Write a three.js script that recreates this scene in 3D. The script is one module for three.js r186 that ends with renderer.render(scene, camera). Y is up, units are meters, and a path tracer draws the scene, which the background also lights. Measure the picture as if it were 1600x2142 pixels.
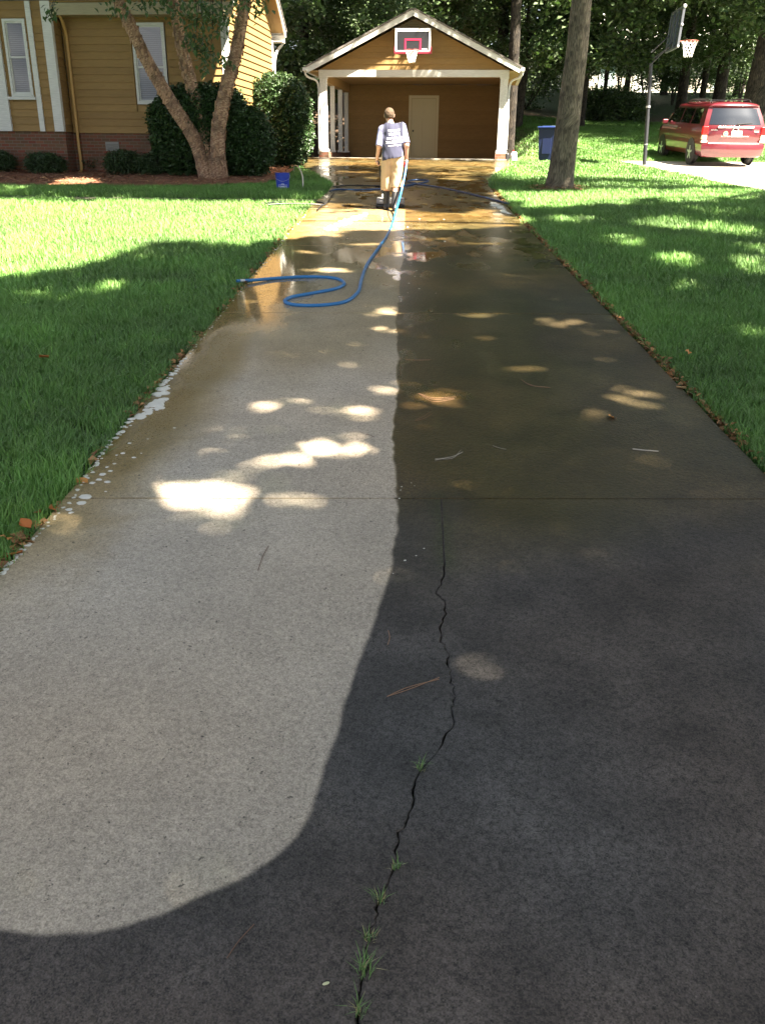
import * as THREE from 'three';
import { mergeGeometries } from 'three/addons/utils/BufferGeometryUtils.js';
import { RoundedBoxGeometry } from 'three/addons/geometries/RoundedBoxGeometry.js';
import { MarchingCubes } from 'three/addons/objects/MarchingCubes.js';

// ---------------------------------------------------------------- camera, sky, sun, exposure
const EYE = 1.85, PITCH = 0.389776, YAW = 0.01593, ROLL = 0.010472, FOCAL = 1816;      // a phone held upright, looking up a gently rising drive
const SLOPE = 0.055705, BETA = Math.atan(SLOPE);
const scene = new THREE.Scene();
const camera = new THREE.PerspectiveCamera(61.0606, 764 / 1024, 0.05, 600);
camera.position.set(0, EYE, 0);
camera.rotation.order = 'YXZ';
camera.rotation.set(-PITCH, YAW, ROLL);
const renderer = new THREE.WebGLRenderer({ antialias: true });
renderer.toneMapping = THREE.LinearToneMapping;
renderer.toneMappingExposure = 10.5;
renderer.shadowMap.enabled = true;

const SUN = new THREE.Vector3(0.44, 0.835, 0.33).normalize();
const sun = new THREE.DirectionalLight(new THREE.Color().setRGB(1, 0.89, 0.73), 5);
sun.position.copy(SUN).multiplyScalar(80).add(new THREE.Vector3(0, 0, -16));
sun.target.position.set(0, 0, -16);
sun.castShadow = true;
sun.shadow.radius = 1.25;
sun.shadow.mapSize.set(4096, 4096);
Object.assign(sun.shadow.camera, { left: -45, right: 45, top: 45, bottom: -45, near: 1, far: 200 });
scene.add(sun, sun.target);

// ---------------------------------------------------------------- random numbers and noise
let seed = 1234567;
const rnd = () => { seed = (seed + 0x6d2b79f5) | 0; let t = Math.imul(seed ^ (seed >>> 15), 1 | seed); t = (t + Math.imul(t ^ (t >>> 7), 61 | t)) ^ t; return ((t ^ (t >>> 14)) >>> 0) / 4294967296; };
const rr = (a, b) => a + (b - a) * rnd();
const hash = (x, y) => { let h = Math.imul(x, 374761393) ^ Math.imul(y, 668265263); h = Math.imul(h ^ (h >>> 13), 1274126177); return ((h ^ (h >>> 16)) >>> 0) / 4294967296; };
const vnoise = (x, y) => {
  const ix = Math.floor(x), iy = Math.floor(y); let fx = x - ix, fy = y - iy;
  fx = fx * fx * (3 - 2 * fx); fy = fy * fy * (3 - 2 * fy);
  const a = hash(ix, iy), b = hash(ix + 1, iy), c = hash(ix, iy + 1), d = hash(ix + 1, iy + 1);
  return a + (b - a) * fx + (c - a) * fy + (a - b - c + d) * fx * fy;
};
const fbm = (x, y, o = 3) => { let s = 0, a = 0.5, n = 0; for (let i = 0; i < o; i++) { s += a * vnoise(x, y); n += a; a *= 0.5; x = x * 2.03 + 17.1; y = y * 2.03 + 5.7; } return s / n; };
const clamp = (x, a = 0, b = 1) => Math.max(a, Math.min(b, x));
const sstep = (a, b, x) => { const t = clamp((x - a) / (b - a)); return t * t * (3 - 2 * t); };
const lerp = (a, b, t) => a + (b - a) * t;
const V = (x, y, z) => new THREE.Vector3(x, y, z);

{ // one summer sky: blue overhead, pale towards the horizon, thin broken cloud
  const W = 1024, H = 512, data = new Float32Array(W * H * 4);
  for (let j = 0; j < H; j++) for (let i = 0; i < W; i++) {
    const el = ((j + 0.5) / H - 0.5) * Math.PI, az = ((i + 0.5) / W - 0.5) * 2 * Math.PI, y = Math.sin(el);
    const x = Math.cos(az) * Math.cos(el), z = Math.sin(az) * Math.cos(el), t = Math.pow(clamp(1 - Math.max(0, y)), 2.2);
    let r = lerp(0.036, 0.098, t), g = lerp(0.048, 0.109, t), b = lerp(0.075, 0.124, t);
    const off = Math.acos(clamp(x * SUN.x + y * SUN.y + z * SUN.z, -1, 1)) * 57.3, halo = 0.9 * Math.exp(-off / 7) + 0.16 * Math.exp(-off / 26);
    if (y > 0) {
      const k = 1 / (y + 0.25), c = sstep(0.5, 0.72, fbm(x * k * 2.3 + 9, z * k * 2.3 + 4, 5)) * 0.75;
      r = lerp(r, 0.2, c); g = lerp(g, 0.203, c); b = lerp(b, 0.21, c);
      r += halo; g += halo * 0.95; b += halo * 0.88;
    }
    const o = (j * W + i) * 4; data[o] = r; data[o + 1] = g; data[o + 2] = b; data[o + 3] = 1;
  }
  const t = new THREE.DataTexture(data, W, H, THREE.RGBAFormat, THREE.FloatType);
  t.mapping = THREE.EquirectangularReflectionMapping; t.magFilter = THREE.LinearFilter; t.minFilter = THREE.LinearFilter; t.needsUpdate = true;
  scene.background = t; scene.environment = t;
}

// ---------------------------------------------------------------- helpers
const used = new Map();
const numbered = (n) => { const k = used.get(n) || 0; used.set(n, k + 1); return k ? n + '_' + String(k).padStart(3, '0') : n; };
const shade = (o) => { o.traverse((c) => { if (c.isMesh) { c.castShadow = true; c.receiveShadow = true; } }); return o; };
function thing(name, label, category, pos = [0, 0, 0], turn = 0, group) {
  const o = new THREE.Group(); o.name = numbered(name); o.position.set(...pos); o.rotation.y = turn;
  o.userData = { label, category }; if (group) o.userData.group = group;
  scene.add(o); return o;
}
function part(name, geo, mat, parent, pos) {
  const m = new THREE.Mesh(Array.isArray(geo) ? mergeAll(geo) : geo, mat); m.name = name; if (pos) m.position.set(...pos);
  m.castShadow = m.receiveShadow = true; parent.add(m); return m;
}
function single(name, label, category, geo, mat, group) {
  const m = part(numbered(name), geo, mat, scene); m.userData = { label, category }; if (group) m.userData.group = group; return m;
}
function struct(name, geo, mat) { const m = part(numbered(name), geo, mat, scene); m.userData = { kind: 'structure' }; return m; }
function mergeAll(list) {
  return mergeGeometries(list.map((g) => {
    const h = g.index ? g.toNonIndexed() : g;
    for (const k of Object.keys(h.attributes)) if (!['position', 'normal', 'uv'].includes(k)) h.deleteAttribute(k);
    if (!h.attributes.uv) h.setAttribute('uv', new THREE.BufferAttribute(new Float32Array(h.attributes.position.count * 2), 2));
    if (!h.attributes.normal) h.computeVertexNormals();
    return h;
  }));
}
const std = (hex, rough = 0.8, extra = {}) => new THREE.MeshStandardMaterial({ color: hex, roughness: rough, side: THREE.DoubleSide, ...extra });
const lin = (r, g, b, rough = 0.8, extra = {}) => { const m = std(0xffffff, rough, extra); m.color.setRGB(r, g, b); return m; };
function metres(g) { // texture coordinates in metres, flat on each face
  const p = g.attributes.position, n = g.attributes.normal, uv = g.attributes.uv;
  for (let i = 0; i < p.count; i++) { const a = Math.abs(n.getX(i)), b = Math.abs(n.getY(i)), c = Math.abs(n.getZ(i)); if (b > a && b > c) uv.setXY(i, p.getX(i), p.getZ(i)); else if (a > c) uv.setXY(i, p.getZ(i), p.getY(i)); else uv.setXY(i, p.getX(i), p.getY(i)); }
  return g;
}
const box = (w, h, d, x = 0, y = 0, z = 0, rx = 0, ry = 0, rz = 0) => { const g = new THREE.BoxGeometry(w, h, d); if (rx) g.rotateX(rx); if (ry) g.rotateY(ry); if (rz) g.rotateZ(rz); g.translate(x, y, z); return metres(g); };
const rbox = (w, h, d, r, x = 0, y = 0, z = 0) => new RoundedBoxGeometry(w, h, d, 2, r).translate(x, y, z);
const span = (x0, x1, y0, y1, z0, z1) => box(x1 - x0, y1 - y0, z1 - z0, (x0 + x1) / 2, (y0 + y1) / 2, (z0 + z1) / 2);
const cyl = (r0, r1, h, n = 16, x = 0, y = 0, z = 0) => new THREE.CylinderGeometry(r1, r0, h, n).translate(x, y, z);
function bar(a, b, r0, r1 = r0, n = 8) { // tapered rod between two points
  const d = b.clone().sub(a), g = new THREE.CylinderGeometry(r1, r0, d.length(), n);
  g.translate(0, d.length() / 2, 0).applyQuaternion(new THREE.Quaternion().setFromUnitVectors(V(0, 1, 0), d.normalize())); return g.translate(a.x, a.y, a.z);
}
const tube = (pts, r, seg = 60, n = 8, closed = false) => new THREE.TubeGeometry(new THREE.CatmullRomCurve3(pts, closed, 'centripetal'), seg, r, n, closed);
function hexa(p) { // 8 corners: back 0..3 then front 4..7, each counter-clockwise from low left
  const q = [[4, 5, 6, 7], [1, 0, 3, 2], [0, 4, 7, 3], [5, 1, 2, 6], [7, 6, 2, 3], [0, 1, 5, 4]], pos = [], uv = [];
  for (const f of q) for (const k of [0, 1, 2, 0, 2, 3]) { const c = p[f[k]]; pos.push(...c); uv.push(Math.abs(p[1][0] - p[0][0]) > 0.3 ? c[0] : c[2], c[1]); }
  const g = new THREE.BufferGeometry(); g.setAttribute('position', new THREE.Float32BufferAttribute(pos, 3)); g.setAttribute('uv', new THREE.Float32BufferAttribute(uv, 2)); g.computeVertexNormals(); return g;
}
function tex(W, H, fn, srgb = true, repeat) { // fn(x, y) -> [r, g, b] 0..255
  const d = new Uint8Array(W * H * 4);
  for (let j = 0; j < H; j++) for (let i = 0; i < W; i++) { const c = fn(i, j), o = (j * W + i) * 4; d[o] = clamp(c[0], 0, 255); d[o + 1] = clamp(c[1], 0, 255); d[o + 2] = clamp(c[2], 0, 255); d[o + 3] = 255; }
  return dataTex(d, W, H, srgb, repeat);
}
function dataTex(d, W, H, srgb, repeat) {
  const t = new THREE.DataTexture(d, W, H); t.wrapS = t.wrapT = THREE.RepeatWrapping; t.magFilter = THREE.LinearFilter; t.minFilter = THREE.LinearMipmapLinearFilter; t.generateMipmaps = true;
  if (srgb) t.colorSpace = THREE.SRGBColorSpace; if (repeat) t.repeat.set(...repeat); t.needsUpdate = true; return t;
}
function canvasTex(w, h, draw) { const c = document.createElement('canvas'); c.width = w; c.height = h; draw(c.getContext('2d'), w, h); const t = new THREE.CanvasTexture(c); t.colorSpace = THREE.SRGBColorSpace; return t; }
// tiling noise so that repeated textures have no seams
const pn = (x, y, p) => { const ix = Math.floor(x), iy = Math.floor(y); let fx = x - ix, fy = y - iy; fx = fx * fx * (3 - 2 * fx); fy = fy * fy * (3 - 2 * fy); const m = (v) => ((v % p) + p) % p; const a = hash(m(ix), m(iy)), b = hash(m(ix + 1), m(iy)), c = hash(m(ix), m(iy + 1)), d = hash(m(ix + 1), m(iy + 1)); return a + (b - a) * fx + (c - a) * fy + (a - b - c + d) * fx * fy; };

// ray of a spot in the photograph -> point on the rising ground
const camQ = new THREE.Quaternion().setFromEuler(new THREE.Euler(-PITCH, YAW, ROLL, 'YXZ'));
const ray = (px, py) => V((px - 800) / FOCAL, (1071 - py) / FOCAL, -1).applyQuaternion(camQ);
function gp(px, py, up = 0) { const r = ray(px, py), t = (up - EYE) / (r.y + SLOPE * r.z); return V(r.x * t, EYE + r.y * t, r.z * t); }
function atZ(px, py, z) { const r = ray(px, py), t = z / r.z; return V(r.x * t, EYE + r.y * t, z); }

// ---------------------------------------------------------------- lie of the land
const PAD = 1.77;                                                   // level of the carport floor
const DL = -1.68, DR = 2.02;                                        // edges of the drive
function driveEdges(d) {                                            // the drive narrows a little, then opens into the apron
  const pts = [[0, DL, DR], [17.3, -1.68, 2.02], [20, -1.58, 2.04], [21.8, -1.6, 2.06], [23.4, -1.95, 2.2], [25, -2.3, 2.46], [27, -2.85, 2.9], [28.3, -3.1, 3.22], [30.2, -3.3, 3.5], [31.6, -3.4, 3.6]];
  if (d <= 0) return [DL, DR];
  for (let i = 1; i < pts.length; i++) if (d <= pts[i][0]) { const a = pts[i - 1], b = pts[i], t = (d - a[0]) / (b[0] - a[0]); return [lerp(a[1], b[1], t), lerp(a[2], b[2], t)]; }
  return [-3.4, 3.6];
}
function gy(x, z) {
  const d = -z; let y = SLOPE * d;
  y += 0.085 * Math.max(0, Math.min(d, 62) - 31.5) - 0.03 * Math.max(0, d - 62);
  const wob = (fbm(x * 0.35 + 40, z * 0.35 + 11, 2) - 0.5) * 0.1 * sstep(2.4, 5, Math.abs(x - 0.2)) + (fbm(x * 0.08, z * 0.08, 2) - 0.5) * sstep(33, 50, d) * 1.2;
  y += wob;
  const pad = sstep(-6.2, -4.6, x) * (1 - sstep(4.4, 6.0, x)) * sstep(29.5, 31.6, d) * (1 - sstep(39.5, 43, d));
  return lerp(y, PAD - 0.06, pad);
}
const onGround = (v, up = 0) => { v.y = gy(v.x, v.z) + up; return v; };
const TH = -5.08 * Math.PI / 180;                                   // house and carport stand at this turn
const GAR = V(0.421, PAD, -31.769), HOU = V(-8.323, 1.364, -24.492);
// ---------------------------------------------------------------- where the photograph shows sun on the ground
const pxPoly = (list) => list.map(([x, y]) => { const p = gp(x, y); return [p.x, p.z]; });
const SUNNY = [
  [[-30, -11.5], [-12, -10.8], ...pxPoly([[0, 588], [110, 575], [250, 548], [420, 512], [560, 518], [592, 497], [640, 500], [760, 482], [850, 480], [1010, 474], [1082, 470], [1050, 440], [1000, 432], [880, 440], [700, 425], [640, 421], [0, 424]]), [-12, -17.3], [-30, -17.2]],
  pxPoly([[1060, 400], [1150, 402], [1260, 396], [1400, 398], [1600, 404], [1540, 425], [1420, 425], [1330, 424], [1230, 436], [1120, 442], [1080, 430]]),
  pxPoly([[1200, 352], [1290, 345], [1345, 350], [1500, 375], [1460, 380], [1330, 364], [1230, 366]]),
  [[6.6, -31.2], [14, -31.4], [16, -31], [16, -12], [8.9, -12], [8.3, -19.5], [7.6, -27.4], [6.8, -27.6]],
  pxPoly([[600, 346], [640, 334], [760, 334], [790, 339], [740, 345], [640, 352]]),
  pxPoly([[880, 338], [1060, 340], [1062, 347], [900, 343]]),
  pxPoly([[140, 374], [240, 374], [240, 388], [110, 388]]),
  pxPoly([[0, 392], [60, 392], [60, 402], [0, 402]]),
  [[16, -40], [30, -40], [30, -52], [15, -52]],
];
const DAPPLES = [[155, 1550, 95, 42], [340, 1780, 45, 35], [640, 1850, 45, 30], [520, 1825, 50, 20], [430, 1022, 90, 22], [530, 1030, 70, 18], [470, 1098, 80, 20], [740, 860, 62, 16], [600, 957, 42, 12], [700, 935, 74, 18], [570, 845, 60, 14], [690, 738, 42, 9], [700, 765, 30, 6], [630, 778, 34, 7], [810, 690, 34, 8], [800, 655, 46, 8], [810, 640, 40, 6], [640, 822, 26, 6], [800, 805, 50, 18], [820, 1180, 30, 18], [560, 985, 50, 10],
  [920, 830, 95, 24], [870, 795, 30, 8], [1000, 661, 42, 8], [1170, 676, 90, 9], [1230, 690, 60, 6], [880, 702, 46, 6], [1000, 703, 46, 6], [1330, 828, 70, 30], [1230, 871, 55, 11], [1150, 915, 42, 18], [1390, 962, 55, 14], [870, 900, 60, 8], [1220, 1172, 62, 18], [1170, 1250, 70, 18], [1380, 1258, 45, 16], [1450, 1215, 55, 12], [1310, 1112, 62, 14], [1010, 1405, 80, 32], [685, 1640, 36, 26], [1250, 840, 50, 12], [1080, 770, 60, 10], [1180, 1020, 60, 14], [960, 1010, 60, 10],
  [1590, 560, 60, 22], [1440, 598, 40, 12], [1400, 470, 60, 14], [1300, 505, 50, 12], [1410, 545, 50, 14], [1520, 480, 60, 14], [1580, 520, 40, 12], [1250, 700, 30, 6], [1200, 460, 50, 8], [230, 600, 36, 14], [60, 620, 40, 14], [1400, 720, 40, 12], [1580, 700, 50, 14], [330, 720, 40, 14],
  [690, 565, 60, 6], [900, 500, 70, 5], [1010, 510, 60, 4], [760, 510, 60, 5], [640, 530, 40, 5], ...Array.from({ length: 46 }, () => { const y = rr(630, 1080); return [rr(470 - (y - 700) * 0.3, 830), y, rr(14, 46), rr(3, 8) * (y / 800)]; }), ...Array.from({ length: 30 }, () => { const y = rr(560, 1240); return [rr(850, 1300 + (y - 700) * 0.2), y, rr(16, 50), rr(3, 8) * (y / 850)]; }), [740, 360, 50, 4], [900, 362, 40, 3], [960, 375, 40, 4], [800, 372, 40, 3], [680, 440, 60, 8]].map(([x, y, a, b]) => {
  const c = gp(x, y), e = gp(x + a, y), f = gp(x, y - b), k = gp(x, y + b); return [c.x, c.z, Math.abs(e.x - c.x), Math.max(0.05, Math.abs(k.z - f.z) / 2), y > 1130 ? 7 : y > 600 && x < 835 ? 7 : 15];
});
function inPoly(p, x, y) { let c = false; for (let i = 0, j = p.length - 1; i < p.length; j = i++) if ((p[i][1] > y) !== (p[j][1] > y) && x < ((p[j][0] - p[i][0]) * (y - p[i][1])) / (p[j][1] - p[i][1]) + p[i][0]) c = !c; return c; }
const cT = Math.cos(TH), sT = Math.sin(TH);
const toLocal = (o, x, z) => [(x - o.x) * cT - (z - o.z) * sT, (x - o.x) * sT + (z - o.z) * cT];   // [along the front, towards the viewer]
const sunLocal = [SUN.x * cT - SUN.z * sT, SUN.x * sT + SUN.z * cT];
// would a leaf here keep the sun from a place that the photograph shows lit?
function blocksSun(x, y, z, r) {
  const t = (y - SLOPE * -z) / (SUN.y + SLOPE * SUN.z), gx = x - SUN.x * t, gz = z - SUN.z * t;
  const ragged = 0.15 + 0.9 * vnoise(gx * 4.5 + 31, gz * 4.5 + 7) + 0.9 * vnoise(gx * 11 + 3, gz * 8 + 70);
  for (const [cx, cz, a, b, some] of DAPPLES) if (((gx - cx) / (a * 1.0 + r * 0.6)) ** 2 + ((gz - cz) / (b * 0.95 + r * 0.6)) ** 2 < ragged) return (Math.floor(x * 977) & some) > 0;
  const wx = gx + (fbm(gx * 0.9 + 3, gz * 0.9, 3) - 0.5) * 1.6, wz = gz + (fbm(gx * 0.9 + 60, gz * 0.9 + 8, 3) - 0.5) * 1.6;
  for (const p of SUNNY) if ((p !== SUNNY[0] || gz > -17.75 + 0.12 * (wx - gx)) && inPoly(p, wx, wz)) return true;
  const [u, w] = toLocal(HOU, x, z);                                 // sunlit end wall of the house
  const s = (u - 4) / sunLocal[0]; if (s > 0) { const yy = y - SUN.y * s - HOU.y, ww = w - sunLocal[1] * s; if (yy > 0.4 && yy < 7.5 && ww < 0.5 && ww > -5.6) return true; }
  const [u2, w2] = toLocal(GAR, x, z), q = w2 / sunLocal[1];         // lit part of the carport front
  if (q > 0) { const yy = y - SUN.y * q - GAR.y, uu = u2 - sunLocal[0] * q; if (yy > 0 && yy < 2.75 && ((uu > -3.4 && uu < -0.2) || (uu > 2.7 && uu < 3.3))) return true; }
  return false;
}

function insideBuilding(x, y, z) {
  const [u, w] = toLocal(GAR, x, z); if (u > -3.7 && u < 3.6 && w > -6.1 && w < 0.5 && y < PAD + 4.6) return true;
  const [a, b] = toLocal(HOU, x, z); return a > -12.5 && a < 4.4 && b > -5.6 && b < 0.75 && y < HOU.y + 6.2;
}

// ---------------------------------------------------------------- ground
const grassTone = tex(512, 512, (i, j) => { const n = 0.5 * pn(i / 8, j / 8, 64) + 0.3 * pn(i / 2, j / 3, 256) + 0.2 * pn(i / 64, j / 64, 8); const k = 130 + 120 * n; return [k, k, k]; });
const bumpNoise = tex(512, 512, (i, j) => { const k = 255 * (0.5 * pn(i / 4, j / 4, 128) + 0.5 * pn(i / 16, j / 16, 32)); return [k, k, k]; }, false);
{
  const xs = [], zs = [];
  for (let x = -150; x < -16; x += 6) xs.push(x); for (let x = -16; x <= 16; x += 0.4) xs.push(x); for (let x = 20; x <= 150; x += 6) xs.push(x);
  for (let z = 30; z > 2; z -= 2) zs.push(z); for (let z = 2; z > -48; z -= 0.4) zs.push(z); for (let z = -48; z > -80; z -= 1.5) zs.push(z); for (let z = -80; z >= -260; z -= 8) zs.push(z);
  const pos = [], col = [], uv = [], idx = [], W = xs.length;
  zs.forEach((z) => xs.forEach((x) => {
    pos.push(x, gy(x, z) - 0.035, z); uv.push(x / 1.5, z / 1.5);
    const d = -z, n = fbm(x * 0.4, z * 0.4, 3);
    const wood = clamp(sstep(32.5, 35, d + (n - 0.5) * 5) * (1 - sstep(5, 8, x + (n - 0.5) * 3)) + sstep(35, 39, d + (n - 0.5) * 6) * (1 - sstep(46, 51, d)) * sstep(4, 8, x) * (n > 0.5 ? 0.9 : 0.25));
    const g = [0.045, 0.10, 0.02], b = [0.16, 0.10, 0.06];
    for (let k = 0; k < 3; k++) col.push(lerp(g[k], b[k], wood) * (0.8 + 0.5 * n));
  }));
  for (let j = 0; j < zs.length - 1; j++) for (let i = 0; i < W - 1; i++) { const a = j * W + i; idx.push(a, a + 1, a + W, a + 1, a + W + 1, a + W); }
  const g = new THREE.BufferGeometry(); g.setAttribute('position', new THREE.Float32BufferAttribute(pos, 3)); g.setAttribute('color', new THREE.Float32BufferAttribute(col, 3)); g.setAttribute('uv', new THREE.Float32BufferAttribute(uv, 2)); g.setIndex(idx); g.computeVertexNormals();
  struct('ground', g, new THREE.MeshStandardMaterial({ vertexColors: true, map: grassTone, bumpMap: bumpNoise, bumpScale: 0.02, roughness: 1, side: THREE.DoubleSide }));
}

// ---------------------------------------------------------------- the drive: half of it washed, half still dark with grime
// outline of the washed half: [x, distance], from the photograph's edge between pale and dark concrete
const EDGE = [[847, 440], [845, 540], [838, 560], [835, 600], [832, 650], [828, 665], [832, 720], [834, 750], [830, 765], [834, 800], [824, 870], [822, 940], [826, 1000], [832, 1045], [828, 1110], [820, 1190], [800, 1250], [770, 1330], [745, 1400], [720, 1470], [695, 1560], [665, 1650], [650, 1700], [620, 1750], [560, 1800], [500, 1840], [430, 1870], [350, 1905], [270, 1935], [200, 1950], [120, 1955], [60, 1953], [0, 1942]].map(([x, y]) => { const p = gp(x, y); return [p.x, -p.z]; });
EDGE.push([-1.2, 1.66], [-1.5, 1.9], [-1.75, 2.4]);
function washed(x, d) {                                              // signed distance in metres, positive on washed concrete
  const wob = (fbm(x * 9 + 3, d * 9, 2) - 0.5) * 0.03;
  if (d > 16.9) return -1;
  if (d > 3.4) { for (let i = 1; i < EDGE.length; i++) if (d >= EDGE[i][1]) { const a = EDGE[i - 1], b = EDGE[i], t = clamp((d - b[1]) / (a[1] - b[1])); return Math.min(lerp(b[0], a[0], t) - x, 16.9 - d) + wob; } }
  let m = 1e9, inside = false; const n = EDGE.length;
  for (let i = 1; i < n; i++) {
    const [ax, ay] = EDGE[i - 1], [bx, by] = EDGE[i], dx = bx - ax, dy = by - ay, t = clamp(((x - ax) * dx + (d - ay) * dy) / (dx * dx + dy * dy));
    m = Math.min(m, (x - ax - dx * t) ** 2 + (d - ay - dy * t) ** 2);
  }
  if (inPoly([...EDGE, [-3, 2.4], [-3, 17]], x, d)) inside = true;
  return (inside ? 1 : -1) * Math.sqrt(m) + wob * 0.5;
}
function wetness(x, d, clean) {                                      // [damp, standing water]
  const n = fbm(x * 1.3 + 7, d * 0.7 + 2, 3) - 0.5, n2 = fbm(x * 4 + 1, d * 2.2 + 8, 3) - 0.5;
  let w = 0, p = 0;
  const left = x - DL;
  if (clean) {
    w = Math.max(sstep(8, 11.5, d + n * 3), (1 - sstep(0.1, 0.62, left + n * 0.5 - 0.06 * (d - 5))) * sstep(3, 4.6, d + n), 0.55 * sstep(5.5, 8, d + n * 3));
    p = (1 - sstep(0.45, 0.95, left + n2 * 0.5)) * sstep(7, 8.2, d + n * 1.2) * (1 - sstep(12.5, 14, d)) + sstep(0.06, 0.2, n2 + n * 0.5) * sstep(9, 10.5, d) * 0.9 + (1 - sstep(0.02, 0.16, left + n2 * 0.2)) * sstep(4, 5, d);
  } else {
    w = Math.max(sstep(3.1, 4.4, d + n * 1.6 - 0.25 * Math.max(0, x - 0.8)) * (0.85 - 0.35 * sstep(0.9, 1.6, x + n) * (1 - sstep(9, 11, d))), sstep(10.5, 12, d + n));
    p = sstep(0.05, 0.2, n2 + n * 0.4) * sstep(10, 12, d) * 0.8 + sstep(0.1, 0.2, n2) * sstep(4, 6, d) * (1 - sstep(0.3, 0.9, x + n)) * 0.35;
  }
  return [clamp(w), clamp(p)];
}
function driveSkin(u0, u1, v0, v1, W, H) {
  const N = W * H, c = new Uint8Array(N * 4), r = new Uint8Array(N * 4), b = new Uint8Array(N * 4);
  const enc = (l) => 255 * (l <= 0.0031308 ? 12.92 * l : 1.055 * Math.pow(l, 1 / 2.4) - 0.055);
  const lut = new Uint8Array(4096); for (let i = 0; i < 4096; i++) lut[i] = clamp(enc(i / 4095), 0, 255);
  const put8 = (l) => lut[Math.min(4095, Math.max(0, (l * 4095) | 0))];
  const pm = (u1 - u0) / W;
  for (let j = 0; j < H; j++) for (let i = 0; i < W; i++) {
    const x = u0 + (i + 0.5) * pm, v = v0 + (j + 0.5) * (v1 - v0) / H, d = v;
    const s = washed(x, d), clean = sstep(-0.012, 0.012, s), o = (j * W + i) * 4;
    const white = hash(i, j * 3 + 1), grit = vnoise(x * 190, d * 190), mid = vnoise(x * 60, d * 60), low = fbm(x * 1.6, d * 1.6, 3), blot = fbm(x * 6 + 4, d * 6, 3), tint = fbm(x * 0.9 + 30, d * 0.9 + 8, 2) - 0.5;
    const sp = 0.34 * white + 0.4 * hash((i >> 1) + 7, (j >> 1) * 5 + 3) + 0.26 * vnoise(x * 95 + 50, d * 95) - 0.5, mid2 = mid - 0.5;
    const [wc, pc] = clean > 0 ? wetness(x, d, true) : [0, 0], [wd, pd] = clean < 1 ? wetness(x, d, false) : [0, 0];
    const wet = lerp(wd, wc, clean), pud = lerp(pd, pc, clean);
    // washed: pale grey-buff, with dark grains; the film of grime: near black-brown, olive where it is soaked
    const kc = (1 + 1.15 * sp + 0.12 * mid2) * (0.84 + 0.3 * low) * (0.92 + 0.16 * blot), edge = (1 - sstep(0, 0.5, x - DL + (blot - 0.5) * 0.5)) * sstep(2.6, 4, d);
    const cr = 0.415 * kc * (1 + tint * 0.10) * (1 - 0.12 * edge), cg = 0.352 * kc * (1 - 0.2 * edge), cb = 0.278 * kc * (1 - tint * 0.12) * (1 - 0.42 * edge);
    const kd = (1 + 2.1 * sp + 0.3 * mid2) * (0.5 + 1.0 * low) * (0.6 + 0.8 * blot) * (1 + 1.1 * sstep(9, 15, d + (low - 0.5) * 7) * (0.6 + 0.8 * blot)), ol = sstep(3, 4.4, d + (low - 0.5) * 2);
    const moss = Math.exp(-(((x - 0.225 - (blot - 0.5) * 0.06) / 0.045) ** 2)) * sstep(3.3, 3.5, d) * (1 - sstep(4.15, 4.3, d)) * 0.7;
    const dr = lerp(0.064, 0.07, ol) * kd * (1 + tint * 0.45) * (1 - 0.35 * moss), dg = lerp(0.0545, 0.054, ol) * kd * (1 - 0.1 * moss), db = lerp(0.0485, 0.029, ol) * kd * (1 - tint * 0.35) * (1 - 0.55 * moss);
    const dark = 1 - 0.42 * wet;
    c[o] = put8(lerp(dr, cr, clean) * dark); c[o + 1] = put8(lerp(dg, cg, clean) * dark * (1 - 0.11 * wet)); c[o + 2] = put8(lerp(db, cb, clean) * dark * (1 - 0.42 * wet)); c[o + 3] = 255;
    const ro = lerp(lerp(lerp(0.78, 0.9, clean), 0.3, wet), 0.05, pud) + 0.1 * (grit - 0.5) * (1 - pud); r[o] = r[o + 1] = r[o + 2] = clamp(ro * 255, 0, 255); r[o + 3] = 255;
    const bu = 0.5 + (0.4 * (grit - 0.5) + 0.42 * (mid - 0.5) + 0.18 * (white - 0.5)) * lerp(1, 0.75, clean) * (1 - 0.55 * wet) * (1 - 0.93 * pud) + (clean - 0.5) * 0.05; b[o] = b[o + 1] = b[o + 2] = clamp(bu * 255, 0, 255); b[o + 3] = 255;
  }
  // grains and pits: small dark chips in the washed face, a few pale ones in the grime
  const chips = Math.round((u1 - u0) * (v1 - v0) * 460);
  for (let k = 0; k < chips; k++) {
    const x = rr(u0, u1), d = rr(v0, v1), inw = washed(x, d) > 0.02, a = rr(0, Math.PI), L = (rnd() < 0.05 ? rr(0.005, 0.01) : rr(0.002, 0.005)), T = L * rr(0.3, 0.6);
    if (!inw && rnd() < 0.75) continue;
    const n = Math.ceil(L / pm); if (n < 1 && L / pm < 0.6) continue;
    const ci = (x - u0) / pm, cj = (d - v0) / (v1 - v0) * H;
    for (let q = -n; q <= n; q++) for (let p = -n; p <= n; p++) {
      const ex = (p * Math.cos(a) + q * Math.sin(a)) * pm / L, ey = (-p * Math.sin(a) + q * Math.cos(a)) * pm / T; if (ex * ex + ey * ey > 1) continue;
      if (hash(p + k * 7, q) < 0.22) continue; const ii = Math.round(ci + p), jj = Math.round(cj + q); if (ii < 0 || jj < 0 || ii >= W || jj >= H) continue; const o = (jj * W + ii) * 4, f = inw ? 0.34 : 1.7;
      for (let m = 0; m < 3; m++) c[o + m] = clamp(c[o + m] * (inw ? Math.sqrt(f) : 1.25), 0, 255); b[o] = b[o + 1] = b[o + 2] = clamp(b[o] * (inw ? 0.6 : 1.1), 0, 255);
    }
  }
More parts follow.
